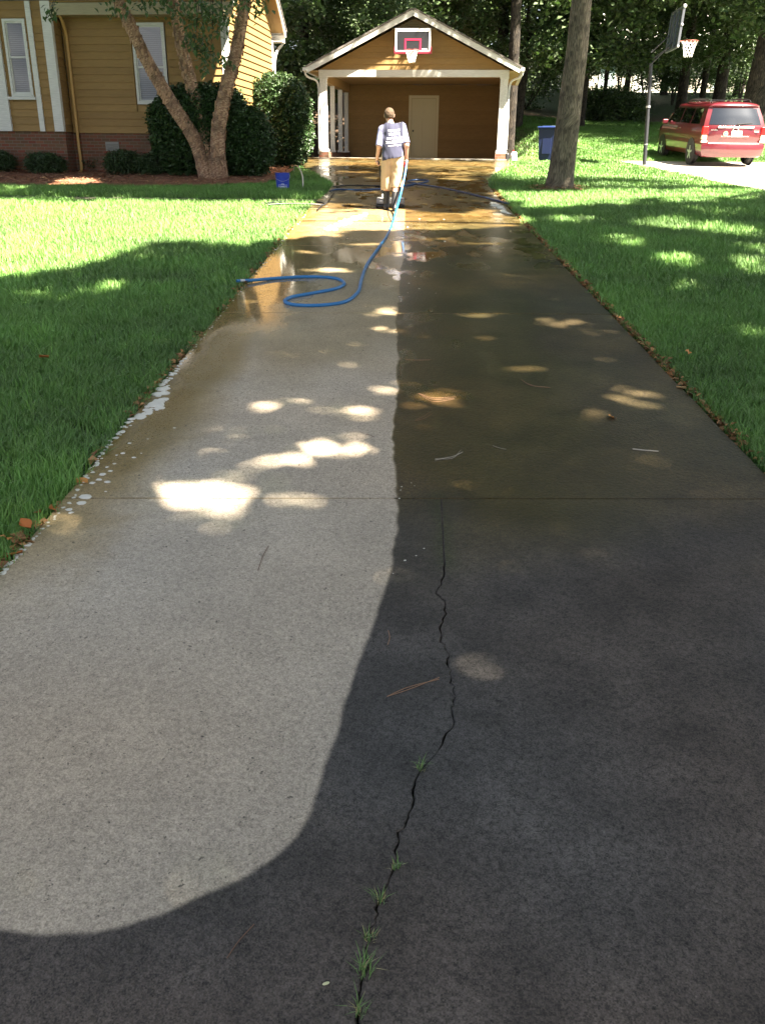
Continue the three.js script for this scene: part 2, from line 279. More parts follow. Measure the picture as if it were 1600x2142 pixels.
  const mk = (d, srgb) => { const t = dataTex(d, W, H, srgb); t.wrapS = t.wrapT = THREE.MirroredRepeatWrapping; t.repeat.set(1 / (u1 - u0), 1 / (v1 - v0)); t.offset.set(-u0 / (u1 - u0), -v0 / (v1 - v0)); return t; };
  return new THREE.MeshStandardMaterial({ map: mk(c, true), roughnessMap: mk(r, false), roughness: 1, bumpMap: mk(b, false), bumpScale: 0.0055, side: THREE.DoubleSide });
}
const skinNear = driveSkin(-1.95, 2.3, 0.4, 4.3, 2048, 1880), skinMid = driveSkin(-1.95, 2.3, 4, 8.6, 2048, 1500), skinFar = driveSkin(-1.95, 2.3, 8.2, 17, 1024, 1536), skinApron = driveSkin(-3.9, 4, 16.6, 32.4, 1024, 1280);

const drive = new THREE.Group(); drive.name = 'driveway'; drive.userData = { kind: 'structure' }; drive.rotation.x = -(Math.PI / 2 - BETA); scene.add(drive);
const seam = (k, x) => k + 0.036 * x;                                // joints run slightly across
function slab(points, mat) {
  const g = new THREE.ExtrudeGeometry(new THREE.Shape(points.map(([x, y]) => new THREE.Vector2(x, y))), { depth: 0.1, bevelEnabled: true, bevelSize: 0.004, bevelOffset: -0.004, bevelThickness: 0.004, bevelSegments: 1 });
  g.translate(0, 0, -0.104); return part('slab', g, mat, drive);
}
const JOINTS = [4.135, 8.36, 12.5, 16.7, 20.9, 25.4];
{ // nearest panel, in two pieces along the crack
  const spine = [[0.235, 4.2], [0.228, 3.9], [0.222, 3.6], ...[[930, 1180], [928, 1205], [912, 1238], [930, 1256], [934, 1282], [922, 1306], [922, 1335], [935, 1362], [938, 1395], [944, 1420], [950, 1450], [943, 1480], [950, 1510], [925, 1555], [880, 1610], [868, 1640], [864, 1680], [848, 1720], [832, 1745], [830, 1790], [815, 1835], [800, 1880], [785, 1920], [770, 1960], [765, 2000], [772, 2015], [755, 2060], [748, 2095], [750, 2142]].map(([x, y]) => { const p = gp(x, y); return [p.x, -p.z / Math.cos(BETA)]; }), [-0.02, 1.1], [-0.1, 0.8], [-0.06, 0.4], [-0.12, 0], [-0.05, -0.6], [-0.1, -3]];
  const L = [], R = []; let wide = 0.0008;
  for (let i = 0; i < spine.length - 1; i++) for (let k = 0; k < 4; k++) {
    const t = k / 4, x = lerp(spine[i][0], spine[i + 1][0], t), y = lerp(spine[i][1], spine[i + 1][1], t), j = k && i > 2 ? rr(-0.011, 0.011) : 0;
    wide = clamp(wide + rr(-0.0018, 0.0018), 0.0005, i < 3 ? 0.0006 : 0.0027); if (i > 12) wide = Math.max(wide, 0.0009);
    const top = Math.min(y, seam(4.135, x) - 0.004);
    L.push([x - wide + j, top]); R.push([x + wide + j * 0.6, top]);
  }
  const last = spine[spine.length - 1]; L.push([last[0] - 0.003, last[1]]); R.push([last[0] + 0.003, last[1]]);
  slab([[DL, -3], [L[L.length - 1][0], -3], ...L.slice(0, -1).reverse(), [DL, seam(4.131, DL)]], skinNear);
  slab([...R, [DR, -3], [DR, seam(4.131, DR)]], skinNear);
}
for (let k = 0; k < JOINTS.length; k++) {
  const a = JOINTS[k], b = JOINTS[k + 1] ?? 31.35, lp = [], rp = [], end = k === JOINTS.length - 1, n = k < 3 ? 8 : 8;
  for (let i = 0; i <= n; i++) {
    const d = lerp(a, b, i / n), [l, r] = driveEdges(d), j = () => rr(-0.006, 0.006);
    const yl = end && i === n ? 31.78 : seam(d, l) + (i === 0 ? 0.004 : i === n ? -0.004 : 0), yr = end && i === n ? 31.3 : seam(d, r) + (i === 0 ? 0.004 : i === n ? -0.004 : 0);
    lp.push([l + j(), yl]); rp.push([r + j(), yr]);
  }
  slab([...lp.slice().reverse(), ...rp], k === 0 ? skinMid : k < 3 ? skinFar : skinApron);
}
// pale dry concrete for the carport floor and the neighbouring drive
const slabTex = tex(512, 512, (i, j) => { const n = 0.45 * hash(i, j) + 0.3 * pn(i / 3, j / 3, 170) + 0.25 * pn(i / 64, j / 64, 8), k = 145 + 70 * n; return [k, k * 0.965, k * 0.9]; }, true);
const concrete = new THREE.MeshStandardMaterial({ map: slabTex, roughness: 0.9, bumpMap: bumpNoise, bumpScale: 0.002, side: THREE.DoubleSide });
const concreteWornShaded = concrete.clone(); concreteWornShaded.color.setRGB(0.22, 0.2, 0.17);  // worn copy for the walk, darkened so its colour carries the shade there
function sheetSlab(name, poly, mat, parent, lift = 0, thick = 0.1) {  // slab that follows the slope
  const g = new THREE.ExtrudeGeometry(new THREE.Shape(poly.map(([x, z]) => new THREE.Vector2(x, -z))), { depth: thick, bevelEnabled: false });
  g.rotateX(-Math.PI / 2); const p = g.attributes.position; for (let i = 0; i < p.count; i++) p.setY(i, p.getY(i) - thick + lift + SLOPE * -p.getZ(i)); g.computeVertexNormals();
  return part(name, g, mat, parent);
}
{
  const walk = new THREE.Group(); walk.name = 'walkway'; walk.userData = { kind: 'structure' }; scene.add(walk);
  for (let x = -1.72; x > -17; x -= 1.2) { const w = 1.19; sheetSlab('slab', [[x - w, -17.84], [x, -17.84], [x, -18.66], [x - w, -18.62]], concreteWornShaded, walk, -0.028); }
  const side = new THREE.Group(); side.name = 'side_driveway'; side.userData = { kind: 'structure' }; scene.add(side);
  const ed = (z) => lerp(7.42, 8.25, clamp((z + 29.2) / 8.4, -1, 2.6));
  for (let z = -10; z > -30; z -= 3.05) { const z1 = z - 3.04; sheetSlab('slab', [[ed(z1), z1], [11.4, z1], [11.4, z], [ed(z), z]], concrete, side, 0.012); sheetSlab('slab', [[11.41, z1], [15.2, z1], [15.2, z], [11.41, z]], concrete, side, 0.012); }
}
// ---------------------------------------------------------------- shared building materials
const grainTex = tex(512, 256, (i, j) => { const n = 0.6 * pn(i / 32, j / 2, 16 * 8) + 0.25 * hash(i, j) + 0.15 * pn(i / 90, j / 40, 6), k = 205 + 50 * n; return [k, k, k]; });
grainTex.repeat.set(0.6, 1.6);
const sidingMat = [[0.345, 0.207, 0.068], [0.328, 0.196, 0.064], [0.362, 0.218, 0.072]].map(([r, g, b]) => lin(r, g, b, 0.72, { map: grainTex }));
const M = {
  white: lin(0.76, 0.75, 0.71, 0.55, { map: grainTex }), cream: lin(0.42, 0.36, 0.22, 0.6, { map: grainTex }), tan: lin(0.33, 0.205, 0.075, 0.7), grey: lin(0.2, 0.2, 0.2, 0.8), brick: null,
  glass: new THREE.MeshPhysicalMaterial({ color: 0xffffff, roughness: 0.03, transmission: 1, thickness: 0, ior: 1.5, side: THREE.DoubleSide }),
  room: lin(0.32, 0.29, 0.25, 0.95), blind: lin(0.42, 0.4, 0.36, 0.6), shingle: null, black: lin(0.015, 0.015, 0.016, 0.45), steel: lin(0.55, 0.55, 0.56, 0.35, { metalness: 0.8 }), darkMetal: lin(0.03, 0.032, 0.038, 0.45, { metalness: 0.3 }),
};
M.brick = std(0xffffff, 0.9, { map: canvasTex(512, 512, (c) => {
  c.fillStyle = '#6d6156'; c.fillRect(0, 0, 512, 512);
  for (let j = 0; j < 16; j++) for (let i = -1; i < 6; i++) { const k = hash(i + 9, j + 3), q = hash(i + 2, j + 77); c.fillStyle = `rgb(${88 + 34 * k | 0},${58 + 20 * q | 0},${42 + 14 * q | 0})`; c.fillRect(i * 102.4 + (j % 2) * 51 + 3, j * 32 + 3, 96, 26); }
}) });
M.brick.map.wrapS = M.brick.map.wrapT = THREE.RepeatWrapping; M.brick.map.repeat.set(0.95, 0.83);
M.shingle = std(0xffffff, 0.95, { map: tex(256, 256, (i, j) => { const c = hash(Math.floor(i / 32) + 5 * Math.floor(j / 16), Math.floor(j / 16)), n = hash(i, j), k = 62 + 40 * c + 30 * n; return [k, k * 0.95, k * 0.9]; }) }); M.shingle.map.repeat.set(0.8, 0.8);

// one course of lap siding, [x at lower left, lower right, upper left, upper right]; the face looks along +z
function lap(parent, xl0, xr0, xl1, xr1, y0, y1, z, k) {
  const g = hexa([[xl0, y0, z - 0.004], [xr0, y0, z - 0.004], [xr1, y1 + 0.012, z - 0.004], [xl1, y1 + 0.012, z - 0.004], [xl0, y0, z + 0.034], [xr0, y0, z + 0.034], [xr1, y1 + 0.012, z + 0.007], [xl1, y1 + 0.012, z + 0.007]]);
  return part('plank', g, sidingMat[k % 3], parent);
}
function lapWall(parent, x0, x1, y0, y1, z, holes = [], step = 0.17) {
  let k = 0;
  for (let y = y0; y < y1 - 0.02; y += step, k++) {
    const t = Math.min(y + step, y1); let segs = [[x0, x1]];
    for (const [a, b, c, d] of holes) if (t > c + 0.01 && y < d - 0.01) segs = segs.flatMap(([p, q]) => [[p, Math.min(q, a)], [Math.max(p, b), q]].filter(([m, n]) => n - m > 0.02));
    for (const [p, q] of segs) lap(parent, p, q, p, q, y, t, z, (k * 7 + Math.floor(p * 3 + 90)) % 3);
  }
}
function lapGable(parent, xm, half, y0, slope, z, step = 0.17, stop = 1e9) {   // triangle of siding under a roof
  for (let y = y0, k = 0; y < y0 + half * slope - 0.06 && y < stop - 0.05; y += step, k++) {
    const t = Math.min(y + step, y0 + half * slope - 0.01, stop), a = half - (y - y0) / slope, b = half - (t - y0) / slope;
    lap(parent, xm - a, xm + a, xm - b, xm + b, y, t, z, (k * 5) % 3);
  }
}
function windowUnit(parent, x0, x1, y0, y1, z, mid, casing = 0.09, slats = 0.045) {
  const c = casing, f = [span(x0 - c, x0, y0 - 0.07, y1 + c, z, z + 0.05), span(x1, x1 + c, y0 - 0.07, y1 + c, z, z + 0.05), span(x0, x1, y1, y1 + c, z, z + 0.05), span(x0, x1, y0 - 0.07, y0, z, z + 0.075),
    span(x0, x1, mid - 0.02, mid + 0.02, z - 0.01, z + 0.02), span(x0, x0 + 0.035, y0, y1, z - 0.02, z + 0.012), span(x1 - 0.035, x1, y0, y1, z - 0.02, z + 0.012), span(x0 + 0.035, x1 - 0.035, y0, y0 + 0.04, z - 0.02, z + 0.011), span(x0 + 0.035, x1 - 0.035, y1 - 0.035, y1, z - 0.02, z + 0.011)];
  const w = part('window', f, M.white, parent);
  part('pane', span(x0 + 0.03, x1 - 0.03, y0 + 0.03, mid - 0.015, z - 0.012, z - 0.008), M.glass, w);
  part('pane', span(x0 + 0.03, x1 - 0.03, mid + 0.015, y1 - 0.03, z - 0.004, z), M.glass, w);
  const sl = []; for (let y = y0 + 0.03; y < y1 - 0.02; y += slats) sl.push(box(x1 - x0 - 0.03, 0.003, 0.05, (x0 + x1) / 2, y, z - 0.08, 0.12));
  part('blind', sl, M.blind, w);
  part('reveal', [span(x0 - 0.02, x0, y0, y1, z - 2.6, z - 0.021), span(x1, x1 + 0.02, y0, y1, z - 2.6, z - 0.021), span(x0, x1, y0 - 0.02, y0, z - 2.6, z - 0.021), span(x0, x1, y1, y1 + 0.02, z - 2.6, z - 0.021), span(x0 - 0.02, x1 + 0.02, y0 - 0.02, y1 + 0.02, z - 2.62, z - 2.6)], M.room, w);
  return w;
}
function gutterRun(x, y, z0, z1, mat, parent, side) { // open trough along z
  const s = side; return part('gutter', [span(Math.min(x, x + 0.004), Math.max(x, x + 0.004), y - 0.1, y, z0, z1), box(0.1, 0.004, z1 - z0, x + s * 0.05, y - 0.1, (z0 + z1) / 2), box(0.004, 0.11, z1 - z0, x + s * 0.105, y - 0.045, (z0 + z1) / 2), box(0.11, 0.1, 0.004, x + s * 0.053, y - 0.05, z1), box(0.11, 0.1, 0.004, x + s * 0.053, y - 0.05, z0)], mat, parent);
}

// ---------------------------------------------------------------- carport
{
  const g = thing('carport', 'open fronted carport with mustard siding, white columns and a gable roof', 'carport', GAR.toArray(), TH);
  const XM = -0.08, X0 = -3.19, X1 = 3.03, BACK = -5.5;
  part('floor', span(X0 - 0.2, X1 + 0.2, -0.35, 0, BACK - 0.2, 0.32), concrete, g);
  const back = part('back_wall', span(X0 + 0.02, X1 - 0.02, 0, 2.6, BACK - 0.1, BACK - 0.06), M.tan, g);
  lapWall(back, X0 + 0.1, X1 - 0.14, 0.02, 2.6, BACK, [[-0.62, 0.5, 0, 2.22]]);
  const door = part('door', [span(-0.53, 0.41, 0.03, 2.13, BACK - 0.04, BACK), ...[[0.12, 0.62], [0.72, 1.42], [1.52, 2.02]].flatMap(([a, b]) => [[-0.42, -0.1], [-0.02, 0.3]].map(([c, d]) => rbox(d - c, b - a, 0.016, 0.006, (c + d) / 2, (a + b) / 2, BACK + 0.004)))], lin(0.62, 0.55, 0.34, 0.6), g);
  part('door_frame', [span(-0.64, -0.54, 0, 2.24, BACK - 0.02, BACK + 0.045), span(0.42, 0.52, 0, 2.24, BACK - 0.02, BACK + 0.045), span(-0.54, 0.42, 2.14, 2.24, BACK - 0.02, BACK + 0.045), span(-0.54, 0.42, 0, 0.03, BACK - 0.04, BACK + 0.06)], lin(0.64, 0.56, 0.35, 0.6), door);
  part('knob', [new THREE.SphereGeometry(0.034, 14, 10).translate(-0.46, 0.98, BACK + 0.06), cyl(0.012, 0.012, 0.06, 10).rotateX(Math.PI / 2).translate(-0.46, 0.98, BACK + 0.03)], M.darkMetal, door);
  part('side_wall', span(X1 - 0.16, X1 - 0.06, 0.0, 2.5, BACK - 0.06, -0.3), M.tan, g);
  part('ceiling', span(X0 + 0.05, X1 - 0.05, 2.62, 2.66, BACK - 0.1, -0.24), M.tan, g);
  for (const [x, z, w] of [[X0 + 0.12, -0.13, 0.23], [X1 - 0.13, -0.13, 0.25]]) {
    const c = part('column', [rbox(w, 2.3, w, 0.008, x, 1.33, z), rbox(w + 0.07, 0.09, w + 0.07, 0.008, x, 0.22, z), rbox(w + 0.04, 0.05, w + 0.04, 0.006, x, 2.45, z)], M.white, g);
    part('brick_pier', span(x - w / 2 - 0.05, x + w / 2 + 0.05, 0, 0.172, z - w / 2 - 0.05, z + w / 2 + 0.05), M.brick, c);
  }
  for (const z of [-1.95, -3.75, -5.3]) part('post', [rbox(0.15, 2.15, 0.15, 0.006, X0 + 0.12, 1.25, z), rbox(0.2, 0.06, 0.2, 0.006, X0 + 0.12, 0.2, z)], M.white, g);
  part('brick_curb', span(X0, X0 + 0.24, 0, 0.168, BACK - 0.05, -0.32), M.brick, g);
  part('header_beam', span(X0 - 0.01, X1 + 0.01, 2.475, 2.675, -0.24, 0.03), M.white, g);
  part('side_beam', span(X0 + 0.01, X0 + 0.23, 2.32, 2.62, BACK - 0.06, -0.242), M.tan, g); part('side_beam', span(X1 - 0.24, X1 - 0.01, 2.5, 2.62, BACK - 0.06, -0.242), M.tan, g);
  const SL = 0.473, APEX = 4.3, HALF = 3.48, top = (x) => APEX - SL * Math.abs(x - XM);
  const gable = part('gable_wall', hexa([[XM - 3.1, 2.68, -0.2], [XM + 3.1, 2.68, -0.2], [XM + 0.02, 4.1, -0.2], [XM - 0.02, 4.1, -0.2], [XM - 3.1, 2.68, -0.12], [XM + 3.1, 2.68, -0.12], [XM + 0.02, 4.1, -0.12], [XM - 0.02, 4.1, -0.12]]), M.tan, g);
  lapGable(gable, XM, 3.12, 2.677, SL, -0.03, 0.172, 3.85);
  const vent = part('gable_vent', hexa([[XM - 0.64, 3.85, -0.1], [XM + 0.64, 3.85, -0.1], [XM + 0.02, 4.15, -0.1], [XM - 0.02, 4.15, -0.1], [XM - 0.64, 3.85, -0.06], [XM + 0.64, 3.85, -0.06], [XM + 0.02, 4.15, -0.06], [XM - 0.02, 4.15, -0.06]]), M.room, g);
  for (let y = 3.862, k = 0; y < 4.12; y += 0.047, k++) { const a = (4.152 - y) / SL; part('slat', box(2 * a - 0.02, 0.008, 0.07, XM, y + 0.02, -0.03, 0.65), M.cream, vent); }
  part('gable_vent_sill', span(XM - 0.72, XM + 0.72, 3.84, 3.862, -0.06, 0.02), M.cream, vent);
  for (const s of [-1, 1]) {
    const a = Math.atan(SL), L = HALF / Math.cos(a), mx = XM + s * HALF / 2, my = APEX - SL * HALF / 2, slabAt = (w, h, z, len, off) => box(len, h, w, mx + s * Math.sin(a) * off, my + Math.cos(a) * off, z, 0, 0, -s * a);
    const roof = part('roof', slabAt(6.3, 0.05, -2.78, L + 0.05, 0.085), M.shingle, g);
    part('roof_deck', slabAt(6.1, 0.03, -2.72, L - 0.02, 0.04), M.tan, roof);
    part('rake_board', slabAt(0.04, 0.17, 0.33, L, -0.015), M.white, roof);
    const ex = XM + s * (HALF + 0.01), ey = APEX - SL * HALF + 0.06;
    gutterRun(ex, ey, -5.85, 0.37, M.white, g, s);
    part('soffit', hexa([[ex - s * 0.02, ey - 0.1, -5.7], [XM + s * 3.12, ey - 0.1, -5.7], [XM + s * 3.12, ey - 0.08, -5.7], [ex - s * 0.02, ey - 0.08, -5.7], [ex - s * 0.02, ey - 0.1, 0.3], [XM + s * 3.12, ey - 0.1, 0.3], [XM + s * 3.12, ey - 0.08, 0.3], [ex - s * 0.02, ey - 0.08, 0.3]]), M.tan, g);
    const cx = s < 0 ? X0 - 0.045 : X1 + 0.05;
    part('downspout', tube([V(ex + s * 0.05, ey - 0.09, 0.2), V(ex + s * 0.04, ey - 0.2, 0.17), V(ex - s * 0.05, ey - 0.27, 0.1), V(cx + s * 0.06, ey - 0.36, -0.02), V(cx, ey - 0.5, -0.06), V(cx, 1.2, -0.06), V(cx, 0.1, -0.06)], 0.036, 50, 8), M.white, g);
  }
  shade(g);
}

// ---------------------------------------------------------------- house
{
  const h = thing('house', 'house with mustard lap siding on a brick foundation beside the lawn', 'house', HOU.toArray(), TH);
  const WX = 4.0, WD = -5.0, EV = 3.58;
  part('foundation', [span(-0.3, WX, -0.7, 0.945, WD, -0.02), span(-12, -0.24, -0.7, 0.965, WD, 0.43)], M.brick, h);
  const front = part('front_wall', [span(-0.2, 1.58, 0.95, 3.6, -0.07, -0.03), span(2.44, WX - 0.03, 0.95, 3.6, -0.07, -0.03), span(1.58, 2.44, 0.95, 1.62, -0.07, -0.03), span(1.58, 2.44, 3.46, 3.6, -0.07, -0.03)], M.tan, h);
  lapWall(front, -0.2, 3.87, 0.95, 3.58, -0.01, [[1.56, 2.46, 1.6, 3.5]]);
  windowUnit(front, 1.66, 2.37, 1.7, 3.4, -0.005, 2.48, 0.06);
  part('foundation_vent', [span(0.62, 0.98, 0.52, 0.74, -0.02, 0.0), ...[0.56, 0.6, 0.64, 0.68].map((y) => box(0.3, 0.02, 0.015, 0.8, y, 0.008, 0.5))], lin(0.25, 0.24, 0.22, 0.7), h);
  part('corner_board', [span(3.86, 4.035, 0.95, 3.6, -0.03, 0.03), span(4.005, 4.034, 0.95, 3.6, -0.12, -0.031)], M.white, h);
  // end wall with its gable, in the sun
  const end = part('end_wall', [span(WX - 0.08, WX - 0.03, 0.95, 4.0, WD, -0.08)], M.tan, h);
  const SL = 0.72, HALF = 2.5;
  const put = (g2) => { g2.rotateY(Math.PI / 2); g2.translate(WX, 0, 0); return g2; };
  const tmp = new THREE.Group(); lapWall(tmp, 0.12, -WD - 0.1, 0.95, 4.01, -0.01); lapGable(tmp, -WD / 2, HALF - 0.1, 4.01, SL, -0.01);
  for (const m of [...tmp.children]) { put(m.geometry); end.add(m); }
  part('gable_sheathing', put(hexa([[0.05, 4.0, -0.06], [-WD - 0.05, 4.0, -0.06], [-WD / 2 + 0.02, 4.0 + HALF * SL - 0.05, -0.06], [-WD / 2 - 0.02, 4.0 + HALF * SL - 0.05, -0.06], [0.05, 4.0, -0.03], [-WD - 0.05, 4.0, -0.03], [-WD / 2 + 0.02, 4.0 + HALF * SL - 0.05, -0.03], [-WD / 2 - 0.02, 4.0 + HALF * SL - 0.05, -0.03]])), M.tan, end);
  part('rear_corner_board', span(4.0, 4.034, 0.95, 3.6, WD - 0.02, WD + 0.1), M.white, h);
  part('rear_wall', span(-12, WX - 0.09, 0.95, 3.6, WD - 0.05, WD), M.tan, h);
  part('far_wall', [span(-12.05, -12, -0.5, 3.6, WD, 0.43)], M.tan, h);
  part('floor', span(-12, WX - 0.1, 0.8, 0.94, WD, -0.1), M.room, h);
  // roof: two slopes, ridge along the front
  for (const s of [1, -1]) {
    const a = Math.atan(SL), run = HALF + 0.45, L = run / Math.cos(a), mz = WD / 2 + s * run / 2, my = 4.05 + HALF * SL - SL * run / 2 + 0.1;
    const at = (len, hgt, x0, x1, off) => box(x1 - x0, hgt, len, (x0 + x1) / 2, my + Math.cos(a) * off, mz + s * Math.sin(a) * off, s * a);
    const roof = part('roof', at(L + 0.04, 0.05, -12.4, WX + 0.36, 0.1), M.shingle, h);
    part('roof_deck', at(L, 0.03, -12.3, WX + 0.3, 0.05), M.tan, roof);
    part('rake_board', at(L, 0.17, WX + 0.3, WX + 0.335, 0.0), M.white, roof);
  }
  const ey = 4.05 + HALF * SL - SL * (HALF + 0.45) + 0.1;
  part('fascia', [span(-12.3, WX + 0.3, 3.58, 3.84, 0.42, 0.455), span(-12.3, WX + 0.3, 3.58, 3.6, 0.0, 0.42)], M.cream, h);
  part('rear_fascia', [span(-12.3, WX + 0.3, 3.58, 3.8, WD - 0.46, WD - 0.43), span(-12.3, WX + 0.3, 3.58, 3.6, WD - 0.43, WD)], M.white, h);
  part('rear_gutter', [box(16.6, 0.11, 0.11, WX + 0.32 - 8.3, ey - 0.02, WD - 0.52)], M.white, h);
  part('rear_downspout', tube([V(WX + 0.26, ey - 0.06, WD - 0.5), V(WX + 0.22, ey - 0.25, WD - 0.46), V(WX + 0.12, ey - 0.5, WD - 0.1), V(WX + 0.075, ey - 0.75, WD + 0.03), V(WX + 0.075, 1.5, WD + 0.03), V(WX + 0.075, 0, WD + 0.03)], 0.04, 50, 8), M.white, h);
  // projecting bay with tall windows and white boards
  const Z = 0.45, bay = part('bay_wall', [span(-12, -0.26, 3.52, 4.1, Z - 0.08, Z - 0.04), span(-12, -0.26, 0.97, 1.8, Z - 0.08, Z - 0.04), span(-0.96, -0.26, 1.8, 3.52, Z - 0.08, Z - 0.04), span(-2.2, -1.46, 1.8, 3.52, Z - 0.08, Z - 0.04), span(-12, -3.0, 1.8, 3.52, Z - 0.08, Z - 0.04)], M.tan, h);
  lapWall(bay, -12, -0.26, 0.97, 4.05, Z, [[-1.5, -0.92, 1.75, 3.52], [-3.06, -2.16, 1.75, 3.52]]);
  windowUnit(bay, -1.44, -0.98, 1.84, 3.44, Z + 0.005, 2.66, 0.06); windowUnit(bay, -3.0, -2.22, 1.84, 3.44, Z + 0.005, 2.66, 0.06);
  part('wide_board', span(-1.98, -1.6, 0.97, 4.06, Z + 0.005, Z + 0.09), M.white, bay);
  part('window_board', span(-0.86, -0.73, 0.97, 4.06, Z + 0.005, Z + 0.06), M.white, bay);
  part('corner_board', [span(-0.47, -0.23, 0.97, 4.06, Z + 0.005, Z + 0.06), span(-0.26, -0.225, 0.97, 4.06, Z - 0.05, Z + 0.004)], M.white, bay);
  part('sill', [span(-1.595, -0.865, 1.7, 1.765, Z + 0.03, Z + 0.11), span(-3.2, -1.985, 1.7, 1.765, Z + 0.03, Z + 0.11)], M.white, bay);
  const ret = new THREE.Group(); lapWall(ret, -Z + 0.06, 0.0, 0.97, 3.58, 0);
  for (const m of [...ret.children]) { m.geometry.rotateY(Math.PI / 2); m.geometry.translate(-0.25, 0, 0); bay.add(m); }
  part('frieze', span(-12, -0.2, 4.06, 4.3, Z - 0.02, Z + 0.07), M.cream, bay);
  part('bay_roof', box(12, 0.06, 1.3, -6.1, 4.55, Z - 0.05, 0.45), M.shingle, h);
  part('downspout', tube([V(-0.06, 3.6, 0.36), V(-0.06, 3.4, 0.2), V(-0.08, 3.2, 0.08), V(-0.08, 2, 0.06), V(-0.08, 0.6, 0.06), V(-0.08, 0.05, 0.07), V(-0.08, -0.02, 0.2)], 0.04, 50, 8), lin(0.5, 0.3, 0.1, 0.5), h);
  shade(h);
}
// ---------------------------------------------------------------- plants
const leafMat = (r, g, b, tr = 0.3, rough = 0.75) => { const m = new THREE.MeshPhysicalMaterial({ roughness: rough, transmission: tr, thickness: 0, side: THREE.DoubleSide }); m.color.setRGB(r, g, b); return m; };
function leafGeo(L, W, bend = 0.18) { // one pointed leaf, folded along its rib
  const g = new THREE.BufferGeometry(); g.setAttribute('position', new THREE.Float32BufferAttribute([0, 0, 0, W / 2, bend * W, L * 0.45, 0, 0, L, -W / 2, bend * W, L * 0.45], 3)); g.setIndex([0, 1, 2, 0, 2, 3]); g.computeVertexNormals(); return g;
}
function clumpGeo(n, spread, L, W) { // a spray of leaves
  const out = [], q = new THREE.Quaternion();
  for (let i = 0; i < n; i++) { const g = leafGeo(L * rr(0.7, 1.25), W * rr(0.75, 1.2)).toNonIndexed(); q.setFromEuler(new THREE.Euler(rr(-0.9, 0.9), rr(0, 6.28), rr(-0.9, 0.9))); g.applyQuaternion(q); const a = rr(0, 6.28), e = Math.acos(rr(-1, 1)), r = spread * Math.cbrt(rnd()); g.translate(r * Math.sin(e) * Math.cos(a), r * Math.cos(e) * 0.8, r * Math.sin(e) * Math.sin(a)); out.push(g); }
  return mergeGeometries(out);
}
function instanced(name, geo, mat, list, parent, tone = 0.25) { // list of [x, y, z, scale, yaw, tilt]
  const m = new THREE.InstancedMesh(geo, mat, list.length), o = new THREE.Object3D(), c = new THREE.Color(); o.rotation.order = 'YXZ';
  list.forEach(([x, y, z, s, yaw = rr(0, 6.28), tx = rr(-0.5, 0.5), tz = rr(-0.5, 0.5), sy = s, k], i) => { o.position.set(x, y, z); o.rotation.set(tx, yaw, tz); o.scale.set(s, sy, s); o.updateMatrix(); m.setMatrixAt(i, o.matrix); const t = k ?? 1 + (rnd() - 0.5) * 2 * tone; c.setRGB(t * (1 + (rnd() - 0.5) * 0.2), t, t * (1 + (rnd() - 0.5) * 0.2)); m.setColorAt(i, c); });
  m.name = name; m.castShadow = m.receiveShadow = true; m.userData.kind = 'stuff'; parent.add(m); return m;
}
function barkTex(light, dark, sx, sy, sharp) {
  const f = (i, j) => { const w = pn(i / 40, j / 50, 16) * 14, a = pn((i + w) / sx, j / sy, Math.round(512 / sx)), b = pn((i + w) / (sx / 2.3), j / (sy / 2.1), Math.round(512 / (sx / 2.3))); return clamp(sstep(0.5 - sharp, 0.5 + sharp, 0.62 * a + 0.38 * b) * 0.85 + 0.3 * (hash(i, j) - 0.5)); };
  return [tex(512, 512, (i, j) => { const t = f(i, j), p = pn(i / 100, j / 100, 5); return [0, 1, 2].map((k) => lerp(dark[k], light[k], t) * (0.8 + 0.4 * p)); }), tex(512, 512, (i, j) => { const t = f(i, j) * 255; return [t, t, t]; }, false)];
}
const [oakC, oakB] = barkTex([142, 131, 114], [84, 77, 66], 16, 60, 0.3), [darkC, darkB] = barkTex([80, 72, 62], [36, 31, 27], 18, 80, 0.2), [birC, birB] = barkTex([190, 160, 130], [118, 88, 68], 60, 18, 0.34);
const barkOak = std(0xffffff, 0.95, { map: oakC, bumpMap: oakB, bumpScale: 0.02 }), barkDark = std(0xffffff, 0.95, { map: darkC, bumpMap: darkB, bumpScale: 0.02 }), barkBirch = std(0xffffff, 0.85, { map: birC, bumpMap: birB, bumpScale: 0.012 });
